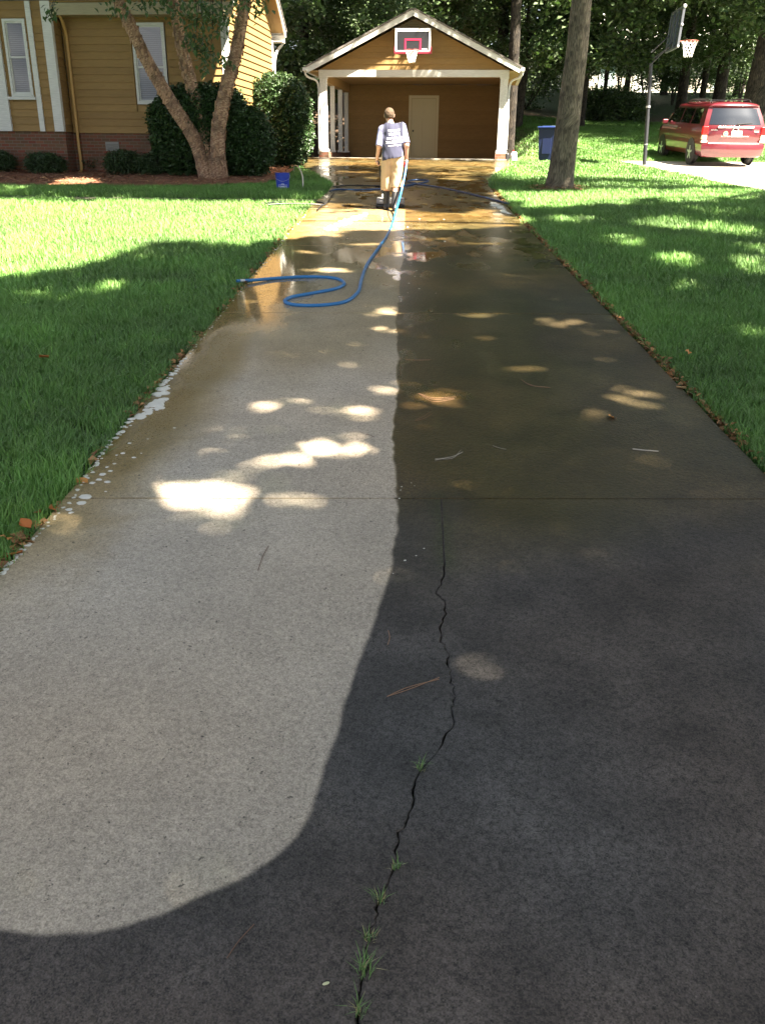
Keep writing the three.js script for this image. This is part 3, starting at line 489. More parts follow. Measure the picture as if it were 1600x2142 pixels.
function limb(pts, r0, r1, { seg = 24, n = 12, flare = 0, rough = 0.05, taper = 1 } = {}) { // tapered, slightly lumpy tube
  const cv = new THREE.CatmullRomCurve3(pts, false, 'centripetal'), fr = cv.computeFrenetFrames(seg, false), pos = [], uv = [], idx = [], L = cv.getLength(), o = rr(0, 50);
  for (let i = 0; i <= seg; i++) {
    const t = i / seg, p = cv.getPointAt(t), R = lerp(r0, r1, Math.pow(t, taper)) * (1 + flare * Math.exp(-t * L / (r0 * 1.6)));
    for (let k = 0; k <= n; k++) { const a = (k % n) / n * 2 * Math.PI, q = R * (1 + rough * 2 * (fbm(Math.cos(a) * 1.6 + o, t * L * 1.2 + Math.sin(a) * 1.6, 2) - 0.5)); pos.push(p.x + q * (Math.cos(a) * fr.normals[i].x + Math.sin(a) * fr.binormals[i].x), p.y + q * (Math.cos(a) * fr.normals[i].y + Math.sin(a) * fr.binormals[i].y), p.z + q * (Math.cos(a) * fr.normals[i].z + Math.sin(a) * fr.binormals[i].z)); uv.push(k / n * Math.max(1, Math.round(R * 6.28 * 2.2)), t * L * 1.5); }
  }
  for (let i = 0; i < seg; i++) for (let k = 0; k < n; k++) { const a = i * (n + 1) + k; idx.push(a, a + 1, a + n + 1, a + 1, a + n + 2, a + n + 1); }
  const g = new THREE.BufferGeometry(); g.setAttribute('position', new THREE.Float32BufferAttribute(pos, 3)); g.setAttribute('uv', new THREE.Float32BufferAttribute(uv, 2)); g.setIndex(idx); g.computeVertexNormals(); return g;
}
const gaussian = () => (rnd() + rnd() + rnd() - 1.5) * 1.15;
// points of a crown: leaves gather in clumps through an ellipsoid
function crownPoints(c, R, clumps, per, clumpR, low, keep) {
  const out = [];
  for (let k = 0; k < clumps; k++) {
    const a = rr(0, 6.283), e = Math.acos(rr(-1, 1)), q = Math.pow(rnd(), 0.42), x = c[0] + R[0] * q * Math.sin(e) * Math.cos(a), y = c[1] + R[1] * q * Math.cos(e), z = c[2] + R[2] * q * Math.sin(e) * Math.sin(a), cr = clumpR * rr(0.7, 1.3);
    for (let i = 0; i < per; i++) { const p = [x + gaussian() * cr, y + gaussian() * cr * 0.6, z + gaussian() * cr]; if (p[1] < low || insideBuilding(...p)) continue; if (keep && !keep(...p)) continue; out.push(p); }
  }
  return out;
}
function limbsTo(base, top, c, R, n, r) { // boughs from the upper trunk into the crown
  const out = [];
  for (let k = 0; k < n; k++) { const a = k * 2.4 + rr(-0.3, 0.3), q = rr(0.55, 0.85), e = V(c[0] + R[0] * q * Math.cos(a), c[1] + R[1] * rr(-0.25, 0.6), c[2] + R[2] * q * Math.sin(a)), s = base.clone().lerp(top, rr(0.5, 0.9)), m = s.clone().lerp(e, 0.5); m.y += rr(0.2, 0.9); out.push(limb([s, m, e], r * rr(0.32, 0.48), 0.03, { seg: 10, n: 7 })); }
  return out;
}

// --- tall shade trees to the right of the drive and behind the viewer; their leaves shade the drive and let spots of sun through
const canopyLeaf = leafGeo(0.2, 0.135), canopyMat = leafMat(0.075, 0.14, 0.03, 0.3);
function shadeTree(label, x, z, r, c, R, leaves, bark, lean = [0, 0]) {
  const t = thing('shade_tree', label, 'tree', [0, 0, 0], 0, 'tall shade trees along the drive'), b = V(x, gy(x, z) - 0.1, z), top = V(x + lean[0], b.y + c[1] * 0.95, z + lean[1]);
  const cc = [c[0], b.y + c[1], c[2]];
  part('trunk', limb([b, b.clone().lerp(top, 0.3).add(V(0.05, 0, 0.04)), b.clone().lerp(top, 0.65), top], r, r * 0.35, { seg: 40, n: 20, flare: 0.28, rough: 0.1 }), bark, t);
  part('limbs', limbsTo(b, top, cc, R, 7, r), bark, t);
  const pts = crownPoints(cc, R, Math.round(leaves / 140), 140, 0.72, b.y + 6.4, (px, py, pz) => !blocksSun(px, py, pz, 0.07));
  instanced('crown', canopyLeaf, canopyMat, pts.map((p) => [...p, rr(0.75, 1.3), rr(0, 6.28), rr(-0.7, 0.7), rr(-0.7, 0.7)]), t);
  return t;
}
shadeTree('broad shade tree on the right lawn, level with the joint in the drive', 7.2, -4.2, 0.36, [5.6, 11.2, -1.9], [7.0, 3.4, 6.0], 78000, barkOak);
shadeTree('shade tree on the right lawn halfway up the drive', 8.6, -11.2, 0.34, [7.8, 11.4, -8.6], [6.6, 3.4, 5.2], 48000, barkOak);
shadeTree('shade tree behind the viewer', 4.6, 6.8, 0.4, [4.2, 12, 6], [7.8, 3.6, 5.4], 52000, barkOak);
shadeTree('grey barked tree in a ring of mulch beside the drive', 3.63, -21.25, 0.275, [1.6, 11.6, -18.2], [7.4, 3.4, 6.2], 68000, barkOak, [0.25, 0]);
shadeTree('shade tree beyond the end of the side drive edge', 13.4, -17.5, 0.36, [11, 12.2, -14.5], [4.6, 3, 4.6], 22000, barkOak);
shadeTree('leafy tree towering over the right rear of the carport', 4.35, -38.9, 0.27, [3.4, 11.8, -30.5], [6.4, 3.4, 6.4], 17000, barkDark, [-0.3, 2.6]);

shadeTree('unseen tree added on the left lawn to darken the house front', -13.2, -16.4, 0.34, [-9.6, 10.6, -19.6], [7, 3.6, 5], 84000, barkOak, [1.4, -1]);  // out of view, added to block sky light from the house front
shadeTree('unseen tree added on the left, nearer the viewer, to darken lawn and house', -12.4, -6.2, 0.34, [-9.6, 11, -8], [6, 3.4, 5.6], 46000, barkOak, [1, -0.6]);  // second unseen tree, put in to cut the sky light from the left

// --- river birch with three leaning trunks
{
  const b = gp(448, 374); const t = thing('river_birch', 'peeling river birch with three leaning trunks in front of the house', 'tree', [0, 0, 0]);
  const zb = b.z, at = (x, y, dz = 0) => atZ(x, y, zb + dz), stems = [[[436, 378], [412, 300, 0], [356, 210, 0.05], [305, 120, 0.15], [262, 30, 0.3], [225, -40, 0.3], [170, -140, 0.3]], [[448, 380], [432, 280, -0.15], [408, 200, -0.25], [384, 110, -0.2], [366, 20, -0.1], [352, -60, 0], [330, -170, 0.1]], [[463, 378], [456, 300, 0.2], [468, 210, 0.25], [492, 120, 0.2], [507, 40, 0.1], [520, -50, 0], [548, -170, -0.1]]];
  const trunks = [];
  stems.forEach((s, i) => {
    const pts = s.map(([x, y, dz = 0]) => at(x, y, dz)); pts[0].y -= 0.12;
    const m = part('trunk', limb(pts, [0.19, 0.18, 0.19][i], 0.1, { seg: 50, n: 16, flare: 0.12, rough: 0.09 }), barkBirch, t); trunks.push(pts);
    const curls = []; const cv = new THREE.CatmullRomCurve3(pts, false, 'centripetal');
    for (let k = 0; k < 190; k++) { // papery flakes of bark
      const u = rr(0.06, 0.72), p = cv.getPointAt(u), a = rr(0, 6.28), R = lerp(0.185, 0.13, u), g = new THREE.CylinderGeometry(0.04, 0.045, rr(0.05, 0.13), 5, 1, true, 0, rr(1, 2)); g.rotateZ(rr(-0.5, 0.5)); g.translate(0, 0, -0.022); g.rotateY(a + rr(-0.4, 0.4)); g.translate(p.x + Math.sin(a) * R, p.y, p.z + Math.cos(a) * R); curls.push(g);
    }
    part('bark_flakes', curls, lin(0.36, 0.22, 0.13, 0.9), m);
  });
  const lm = leafMat(0.06, 0.125, 0.03, 0.4), lg = leafGeo(0.12, 0.075), leaves = [];
  for (const p of crownPoints([-4.9, b.y + 7.2, zb + 1.3], [5.8, 2.4, 3.4], 160, 230, 0.6, b.y + 4.1, (x, y, z) => !blocksSun(x, y, z, 0.05))) leaves.push(p);
  const sprays = [[250, -5, 0.4, 60], [300, 2, 0.3, 40], [345, 6, 0.35, 60], [378, 14, 0.35, 80], [400, 38, 0.3, 60], [440, 20, 0.4, 130], [458, 30, 0.25, 60], [412, 75, 0.22, 60], [425, 100, 0.22, 55], [440, 118, 0.22, 50], [405, 95, 0.2, 40], [455, 60, 0.2, 30], [110, 18, 0.16, 26], [107, 32, 0.1, 12], [500, 2, 0.3, 60], [540, 4, 0.35, 80], [240, 18, 0.08, 8], [470, 128, 0.15, 24], [430, 140, 0.14, 18]];
  for (const [x, y, r, n] of sprays) { const c = atZ(x, y, zb + rr(0.5, 1.1)); for (let i = 0; i < n; i++) leaves.push([c.x + gaussian() * r, c.y + gaussian() * r * 0.8, c.z + gaussian() * r]); }
  instanced('crown', lg, lm, leaves.map((p) => [...p, rr(0.8, 1.3), rr(0, 6.28), rr(0.1, 1.4), rr(-0.4, 0.4)]), t);
  const tw = []; for (const [x, y] of sprays.slice(5, 18)) { const a = atZ(x + rr(-20, 20), -30, zb + 0.8), c = atZ(x, y + 4, zb + 0.8); tw.push(limb([a, a.clone().lerp(c, 0.5).add(V(0.05, 0.1, 0)), c], 0.012, 0.003, { seg: 8, n: 5 })); }
  part('twigs', tw, barkDark, t);
}

// --- woodland behind the carport and beyond the side drive
const woodClump = [clumpGeo(9, 0.42, 0.2, 0.13), clumpGeo(9, 0.42, 0.17, 0.11)], woodMat = leafMat(0.06, 0.115, 0.022, 0.35);
const WOOD = [[634, 40, 0.27, 'thick grey trunk left of the carport roof', 0], [588, 49, 0.14, 'thin tree between the house and the thick grey trunk', 0], [664, 50, 0.13, 'slim tree just left of the carport gutter', 0], [752, 47, 0.16, 'tree rising behind the left roof slope of the carport', -0.2], [925, 52, 0.16, 'tree behind the right roof slope near the carport peak', 0.2], [1046, 44, 0.3, 'dark double trunk behind the right roof slope', 0.2], [1082, 42.5, 0.24, 'dark leaning tree just above the right carport gutter', 0.6], [1216, 43, 0.2, 'dark tree right behind the grey barked front tree', 0.4], [1262, 56, 0.13, 'slim far tree right of the grey barked front tree', 0], [1306, 52, 0.17, 'far tree left of the basketball pole', 0.5], [1385, 60, 0.22, 'far tree behind the basketball pole arm', 0], [1424, 48, 0.27, 'dark tree left of the standalone basketball net', 0.1], [1466, 52, 0.18, 'dark tree right behind the standalone basketball net', 0], [1500, 46, 0.32, 'dark trunk above the middle of the red van', 0], [1574, 37, 0.5, 'massive dark trunk behind the right side of the red van', 0.4], [1536, 58, 0.2, 'far tree between the two trunks above the red van', 0]];
for (const [px, d, r, label, lean] of WOOD) {
  const p = atZ(px, 215, -d), b = V(p.x, gy(p.x, -d) - 0.2, -d), H = rr(11, 14), top = V(b.x + lean, b.y + H, b.z + rr(-0.5, 0.5));
  const t = thing('woodland_tree', label, 'tree', [0, 0, 0], 0, 'trees of the wood'); const c = [b.x + lean * 0.6 + 1.0, b.y + 8.2, b.z + rr(-0.5, 2.5)], R = [rr(4, 5.2), 6.0, rr(3.8, 4.8)];
  part('trunk', limb([b, b.clone().lerp(top, 0.35).add(V(rr(-0.12, 0.12), 0, 0)), b.clone().lerp(top, 0.7), top], r, r * 0.3, { seg: 26, n: 12, flare: 0.25, rough: 0.1 }), barkDark, t);
  part('limbs', limbsTo(b, top, c, R, 6, r), barkDark, t);
  instanced('crown', woodClump[WOOD.findIndex((w) => w[0] === px) % 2], woodMat, crownPoints(c, R, 100, 40, 0.85, b.y + 2.2, (x, y, z) => !blocksSun(x, y, z, 0.2)).map((q) => [...q, rr(0.8, 1.4)]), t, 0.35);
}
const UNDER = [[600, 41, 1.6, 3.6, 'sapling by the house corner, left of the carport'], [650, 46, 1.7, 4.2, 'leafy sapling right of the thick grey trunk'], [700, 52, 2.4, 5.5, 'bushy sapling behind the left carport eave'], [830, 56, 2.8, 6.2, 'bush behind the carport peak, left'], [980, 55, 2.8, 6.5, 'sunny bush behind the right roof slope'], [1100, 50, 2.2, 3.4, 'pale sunlit bush between carport and front tree'], [1135, 58, 2.5, 5.0, 'tall pale bush between carport and front tree'], [1250, 47, 1.1, 1.5, 'low bush on the bank right of the front tree'], [1298, 46, 1.0, 1.7, 'low bush under the far trees left of the basketball pole'], [1345, 57, 1.8, 3.4, 'bush behind the basketball pole'], [1290, 60, 2.2, 4.4, 'sapling far behind the low bushes'], [1450, 60, 1.8, 3.2, 'bush beneath the standalone basketball net'], [1405, 54, 1.6, 5.0, 'leafy sapling below the standalone backboard'], [1545, 50, 1.6, 4.5, 'sapling above the red van, right'], [1180, 62, 2.4, 5.0, 'sapling hidden behind the front tree'], [1520, 64, 2.2, 4.0, 'far sapling above the red van']];
for (const [px, d, r, h, label] of UNDER) {
  const p = atZ(px, 215, -d), b = V(p.x, gy(p.x, -d) - 0.1, -d), t = thing('sapling', label, 'bush', [0, 0, 0], 0, 'undergrowth at the edge of the wood');
  part('stems', [0, 1, 2].map(() => { const e = b.clone().add(V(rr(-0.5, 0.5) * r, h * rr(0.6, 0.95), rr(-0.4, 0.4) * r)); return limb([b, b.clone().lerp(e, 0.5).add(V(rr(-0.2, 0.2), 0, 0)), e], 0.05, 0.012, { seg: 8, n: 6 }); }), barkDark, t);
  instanced('crown', woodClump[1], woodMat, crownPoints([b.x, b.y + h * 0.55, b.z], [r, h * 0.5, r * 0.9], 22, 26, 0.5, b.y + 0.15).map((q) => [...q, rr(0.6, 1.1)]), t, 0.4);
}
{ // distant wood that reads as one mass
  const g = new THREE.Group(); const pts = [];
  for (let k = 0; k < 620; k++) { const x = rr(-45, 70), d = rr(74, 104), y = gy(x, -d) + Math.pow(rnd(), 0.8) * 19, r = rr(1.2, 2.4); for (let i = 0; i < 34; i++) { const q = [x + gaussian() * r, y + gaussian() * r * 0.8, -d + gaussian() * r]; if (q[1] > gy(x, -d)) pts.push([...q, rr(1.6, 3)]); } }
  const m = instanced('far_wood', woodClump[0], woodMat, pts, scene, 0.4); m.userData = { kind: 'stuff', label: 'distant green wood closing off the view', category: 'wood' };
}

// --- clipped bushes and low shrubs by the house
function bush(name, label, group, c, R, n, leaf, mat, square = 2.6) { // leaves over a rounded, slightly lumpy body
  const t = thing(name, label, 'shrub', [0, 0, 0], 0, group), y0 = gy(c[0], c[2]), core = new THREE.IcosahedronGeometry(1, 4), p = core.attributes.position, lump = (x, y, z) => 1 + 0.14 * (fbm(x * 2.2 + c[0] * 3, z * 2.2 + y * 2.6, 3) - 0.5) * 2;
  const shape = (dx, dy, dz) => { const k = Math.pow(Math.pow(Math.abs(dx), square) + Math.pow(Math.abs(dy), square) + Math.pow(Math.abs(dz), square), -1 / square) * lump(dx, dy, dz); return [dx * k, dy * k, dz * k]; };
  const put = (s, f) => [c[0] + s[0] * R[0] * f, y0 + R[1] * (1 + s[1] * f) * 0.5 * 1.0, c[2] + s[2] * R[2] * f];
  for (let i = 0; i < p.count; i++) p.setXYZ(i, ...put(shape(p.getX(i), p.getY(i), p.getZ(i)), 0.84)); core.computeVertexNormals();
  const list = []; for (let i = 0; i < n; i++) { const a = rr(0, 6.283), e = Math.acos(rr(-0.98, 1)); list.push([...put(shape(Math.sin(e) * Math.cos(a), Math.cos(e), Math.sin(e) * Math.sin(a)), rr(0.8, 1.03)), rr(0.7, 1.25), rr(0, 6.28), rr(-1.2, 0.6), rr(-0.8, 0.8)]); }
  const f = instanced('foliage', leaf, mat, list, t, 0.3);
  part('dark_core', core, lin(0.012, 0.018, 0.008, 1), t); return t;  // solid near-black core: shade inside the bush put into its colour
}
const holly = clumpGeo(6, 0.09, 0.075, 0.045), hollyMat = leafMat(0.035, 0.075, 0.02, 0.15, 0.42), sprigs = clumpGeo(8, 0.09, 0.1, 0.022), sprigMat = leafMat(0.04, 0.075, 0.025, 0.1, 0.45);
{ const p = gp(590, 349); bush('clipped_holly', 'tall rounded clipped bush at the house corner beside the carport', undefined, [p.x - 0.02, 0, p.z], [0.88, 2.36, 0.86], 9000, holly, hollyMat, 2.9); }
{ const p = gp(462, 352); bush('holly_shrub', 'broad dark shrub growing behind the birch trunks', undefined, [-4.95, 0, -23.45], [1.3, 2.1, 0.62], 8500, holly, hollyMat, 2.4); const q = gp(532, 352); bush('holly_shrub', 'dark shrub between the birch and the tall clipped bush', undefined, [-3.85, 0, -23.6], [0.62, 1.6, 0.62], 3500, holly, hollyMat, 2.4); }
for (const [px, py, w, h, label] of [[2, 362, 0.36, 0.52, 'low shrub at the left edge of the bed, below the wide white board'], [98, 364, 0.48, 0.5, 'low shrub left of the tan downspout'], [200, 358, 0.42, 0.5, 'low shrub just right of the tan downspout'], [262, 366, 0.48, 0.58, 'low shrub below the foundation vent'], [325, 369, 0.4, 0.5, 'low shrub nearest the left birch trunk']]) { const p = gp(px, py); bush('low_shrub', label, 'low spiky shrubs along the brick foundation', [p.x, 0, p.z], [w, h, w * 0.85], 700, sprigs, sprigMat, 2); }
// ---------------------------------------------------------------- mulch bed, tree ring, lawns
const BED = [[-17, -20.2], [-8.95, -20.55], [-6, -20.8], [-4, -21.1], [-3.25, -21.5], [-3.0, -22.4], [-2.95, -25], [-3.2, -27.4], [-3.6, -29.5], [-17, -29.5]];
const RING = [3.63, -21.25, 0.78];
const strawTex = tex(512, 512, (i, j) => { const a = pn(i / 3, j / 14, 170), b = pn(i / 12, j / 3, 42), n = 0.45 * a + 0.35 * b + 0.2 * hash(i, j), t = pn(i / 60, j / 60, 8); return [lerp(70, 185, n) * (0.8 + 0.3 * t), lerp(42, 125, n) * (0.8 + 0.3 * t), lerp(28, 88, n) * (0.8 + 0.3 * t)]; });
const straw = std(0xffffff, 0.95, { map: strawTex, bumpMap: bumpNoise, bumpScale: 0.02 });
{
  const pos = [], uv = [], idx = [], key = new Map(), s = 0.22, vtx = (i, j) => { const k = i * 10000 + j; if (!key.has(k)) { const x = i * s - 17, z = -30 + j * s; key.set(k, pos.length / 3); pos.push(x, gy(x, z) + 0.0 + 0.09 * fbm(x * 2, z * 2, 2) * sstep(0, 0.8, -20.6 - z), z); uv.push(x, z); } return key.get(k); };
  for (let i = 0; i < 66; i++) for (let j = 0; j < 46; j++) if (inPoly(BED, (i + 0.5) * s - 17, -30 + (j + 0.5) * s)) idx.push(vtx(i, j), vtx(i, j + 1), vtx(i + 1, j), vtx(i + 1, j), vtx(i, j + 1), vtx(i + 1, j + 1));
  const g = new THREE.BufferGeometry(); g.setAttribute('position', new THREE.Float32BufferAttribute(pos, 3)); g.setAttribute('uv', new THREE.Float32BufferAttribute(uv, 2)); g.setIndex(idx); g.computeVertexNormals(); struct('mulch_bed', g, straw);
  const ring = new THREE.ConeGeometry(RING[2], 0.14, 40, 6, true), p = ring.attributes.position;
  for (let i = 0; i < p.count; i++) { const x = p.getX(i) + RING[0], z = p.getZ(i) * 0.8 + RING[1], k = 1 + 0.25 * (fbm(x * 4, z * 4, 2) - 0.5); p.setXYZ(i, RING[0] + (x - RING[0]) * k, gy(x, z) - 0.05 + p.getY(i) + 0.07, RING[1] + (z - RING[1]) * k); }
  ring.computeVertexNormals(); struct('mulch_ring', ring, straw);
}
{ // needles, chips and dry leaves lying on the mulch
  const list = [], chip = leafGeo(0.12, 0.03, 0.1);
  while (list.length < 7000) { const x = rr(-12, -2.9), z = rr(-29, -20.5); if (inPoly(BED, x, z) && Math.hypot(x + 2.61, z + 20.5) > 0.35) list.push([x, gy(x, z) + 0.06 + rr(-0.03, 0.04), z, rr(0.5, 1.4), rr(0, 6.28), rr(-0.3, 0.3), rr(-0.3, 0.3)]); }
  for (let i = 0; i < 500; i++) { const a = rr(0, 6.28), q = rr(0.25, 0.85); const x = RING[0] + Math.cos(a) * q, z = RING[1] + Math.sin(a) * q * 0.8; list.push([x, gy(x, z) + 0.02 + 0.1 * (0.85 - q), z, rr(0.5, 1.1), rr(0, 6.28), rr(-0.3, 0.3), rr(-0.3, 0.3)]); }
  const m = instanced('mulch_chips', chip, lin(0.30, 0.17, 0.09, 0.9), list, scene, 0.45); m.userData = { kind: 'stuff', label: 'loose brown straw and bark chips on the planting bed', category: 'mulch' };
}
const sideEdge = (z) => lerp(7.42, 8.25, clamp((z + 29.2) / 8.4, -1, 2.6));
function isLawn(x, z) {
  const d = -z, [l, r] = driveEdges(d);
  if (x > l - 0.015 && x < r + 0.05 && d < 31.6) return false;
  if (x < l && z < -17.84 && z > -18.66) return false;
  if (inPoly(BED, x, z)) return false;
  if (((x - RING[0]) / 1) ** 2 + ((z - RING[1]) / 0.8) ** 2 < 0.5) return false;
  if (x > sideEdge(z) && x < 15.2 && z < -9.9 && z > -31.3) return false;
  if (x > -3.9 && x < 3.6 && d > 31) return false;
  return true;
}
function tuftGeo(n, h, w, spread) {
  const pos = [], idx = [];
  for (let i = 0; i < n; i++) {
    const a = rr(0, 6.28), q = spread * Math.sqrt(rnd()), x = q * Math.cos(a), z = q * Math.sin(a), t = rr(0, 6.28), H = h * rr(0.55, 1.2), b = H * rr(0.2, 0.85), W = w * rr(0.7, 1.2), cx = Math.cos(t), sz = Math.sin(t), k = pos.length / 3;
    pos.push(x - sz * W / 2, 0, z + cx * W / 2, x + sz * W / 2, 0, z - cx * W / 2, x + cx * b * 0.35 - sz * W * 0.4, H * 0.6, z + sz * b * 0.35 + cx * W * 0.4, x + cx * b * 0.35 + sz * W * 0.4, H * 0.6, z + sz * b * 0.35 - cx * W * 0.4, x + cx * b, H * rr(0.8, 1), z + sz * b);
    idx.push(k, k + 1, k + 2, k + 1, k + 3, k + 2, k + 2, k + 3, k + 4);
  }
  const g = new THREE.BufferGeometry(); g.setAttribute('position', new THREE.Float32BufferAttribute(pos, 3)); g.setIndex(idx); g.computeVertexNormals(); return g;
}
const bladeMat = leafMat(0.145, 0.3, 0.055, 0.25, 0.55);
function lawn(name, label, x0, x1, z0, z1, perM2, geo, spreadOut) {
  const n = Math.round((x1 - x0) * (z0 - z1) * perM2), list = [];
  for (let i = 0; i < n; i++) {
    const x = rr(x0, x1), z = rr(z1, z0); if (Math.abs(x) > 0.5 * -z + 2.6 || !isLawn(x, z)) continue;
    const f = fbm(x * 1.2 + 5, z * 1.2, 3), dry = rnd() < 0.03 * (0.3 + f); list.push([x, gy(x, z) - 0.036, z, rr(0.75, 1.25) * spreadOut, rr(0, 6.28), rr(-0.18, 0.18), rr(-0.18, 0.18), rr(0.75, 1.2) * (0.75 + 0.5 * f), dry ? 1.7 : 0.5 + 0.92 * f + rr(-0.15, 0.15)]);
  }
  const m = instanced(name, geo, bladeMat, list, scene); m.userData = { kind: 'stuff', label, category: 'grass' };
}
const tNear = tuftGeo(17, 0.1, 0.0042, 0.05), tMid = tuftGeo(16, 0.1, 0.0062, 0.075), tFar = tuftGeo(12, 0.085, 0.014, 0.13);
lawn('near_left_lawn', 'long green grass blades of the lawn left of the drive, nearest the viewer', -7.2, -1.6, -0.6, -9, 640, tNear, 1);
lawn('near_right_lawn', 'green grass blades of the lawn right of the drive, nearest the viewer', 1.9, 7.4, -2, -9, 600, tNear, 1);
lawn('left_lawn', 'grass of the left lawn lit by the sun, up to the planting bed', -14, -1.4, -9, -21.3, 250, tMid, 1);
lawn('right_lawn', 'grass of the right lawn around the grey barked tree', 1.9, 12, -9, -21.3, 230, tMid, 1);
lawn('far_left_grass', 'shaded grass between the planting bed and the carport drive', -4.2, -1.4, -21.3, -31, 200, tMid, 1);
lawn('far_right_grass', 'grass beyond the grey barked tree, beside the side drive', 1.9, 17, -21.3, -46, 110, tFar, 1);

// dry leaves caught along both edges of the drive, and a few on the grass
{
  const leaf = leafGeo(0.07, 0.045, 0.35), m = lin(0.30, 0.15, 0.06, 0.85), list = [];
  for (let i = 0; i < 2300; i++) { const z = -rr(2, 21), x = driveEdges(-z)[1] + 0.03 + Math.abs(gaussian()) * 0.035; if (fbm(z * 1.5, 3, 2) + rnd() * 0.5 > 0.62) list.push([x, gy(x, z) + rr(-0.03, 0.012), z, rr(0.4, 1.0), rr(0, 6.28), rr(-0.6, 0.6), rr(-0.6, 0.6)]); }
  for (let i = 0; i < 900; i++) { const z = -rr(2.4, 16), x = driveEdges(-z)[0] - 0.01 - Math.abs(gaussian()) * 0.03; if (fbm(z * 1.9, 9, 2) + rnd() * 0.3 > 0.68) list.push([x, gy(x, z) + rr(-0.02, 0.015), z, rr(0.4, 1.0), rr(0, 6.28), rr(-0.6, 0.6), rr(-0.6, 0.6)]); }
  const l = instanced('leaf_litter', leaf, m, list, scene, 0.5); l.userData = { kind: 'stuff', label: 'dry brown leaves caught along the edges of the drive', category: 'leaves' };
}
const dryLeaf = [0xc98a4a, 0xb0662e, 0xd8b07a].map((c) => std(c, 0.8));
[[1437, 752, 0, 'orange fallen leaf lying on the right lawn'], [1398, 778, 2, 'pale fallen leaf at the right edge of the drive'], [1424, 812, 2, 'buff fallen leaf beside the right edge of the drive, nearer the viewer'], [1280, 874, 0, 'small tan leaf lying on the dark right half of the drive'], [95, 762, 1, 'brown fallen leaf on the left lawn'], [18, 1150, 0, 'orange leaf at the left edge of the drive, nearest the viewer'], [32, 1160, 1, 'rusty leaf beside the orange leaf at the left drive edge'], [58, 1120, 1, 'brown leaf at the left drive edge above the orange one'], [115, 1066, 1, 'brown leaf by the left drive edge below the joint'], [172, 1008, 0, 'tan leaf by the left drive edge above the joint']].forEach(([x, y, k, label]) => {
  const p = gp(x, y), g = new THREE.PlaneGeometry(0.055, 0.07, 4, 4), a = g.attributes.position; for (let i = 0; i < a.count; i++) { const u = a.getX(i), v = a.getY(i); a.setX(i, u * (1 - 0.9 * Math.abs(v / 0.04) ** 1.6)); a.setZ(i, 0.012 * Math.sin(u * 90) + 6 * u * u); } g.computeVertexNormals(); g.rotateX(-Math.PI / 2 + rr(-0.2, 0.3)); g.rotateY(rr(0, 6.28));
  const onGrass = isLawn(p.x, p.z); g.translate(p.x, gy(p.x, p.z) + (onGrass ? 0.06 : 0.004), p.z); single('fallen_leaf', label, 'leaf', g, dryLeaf[k], 'fallen leaves');
});
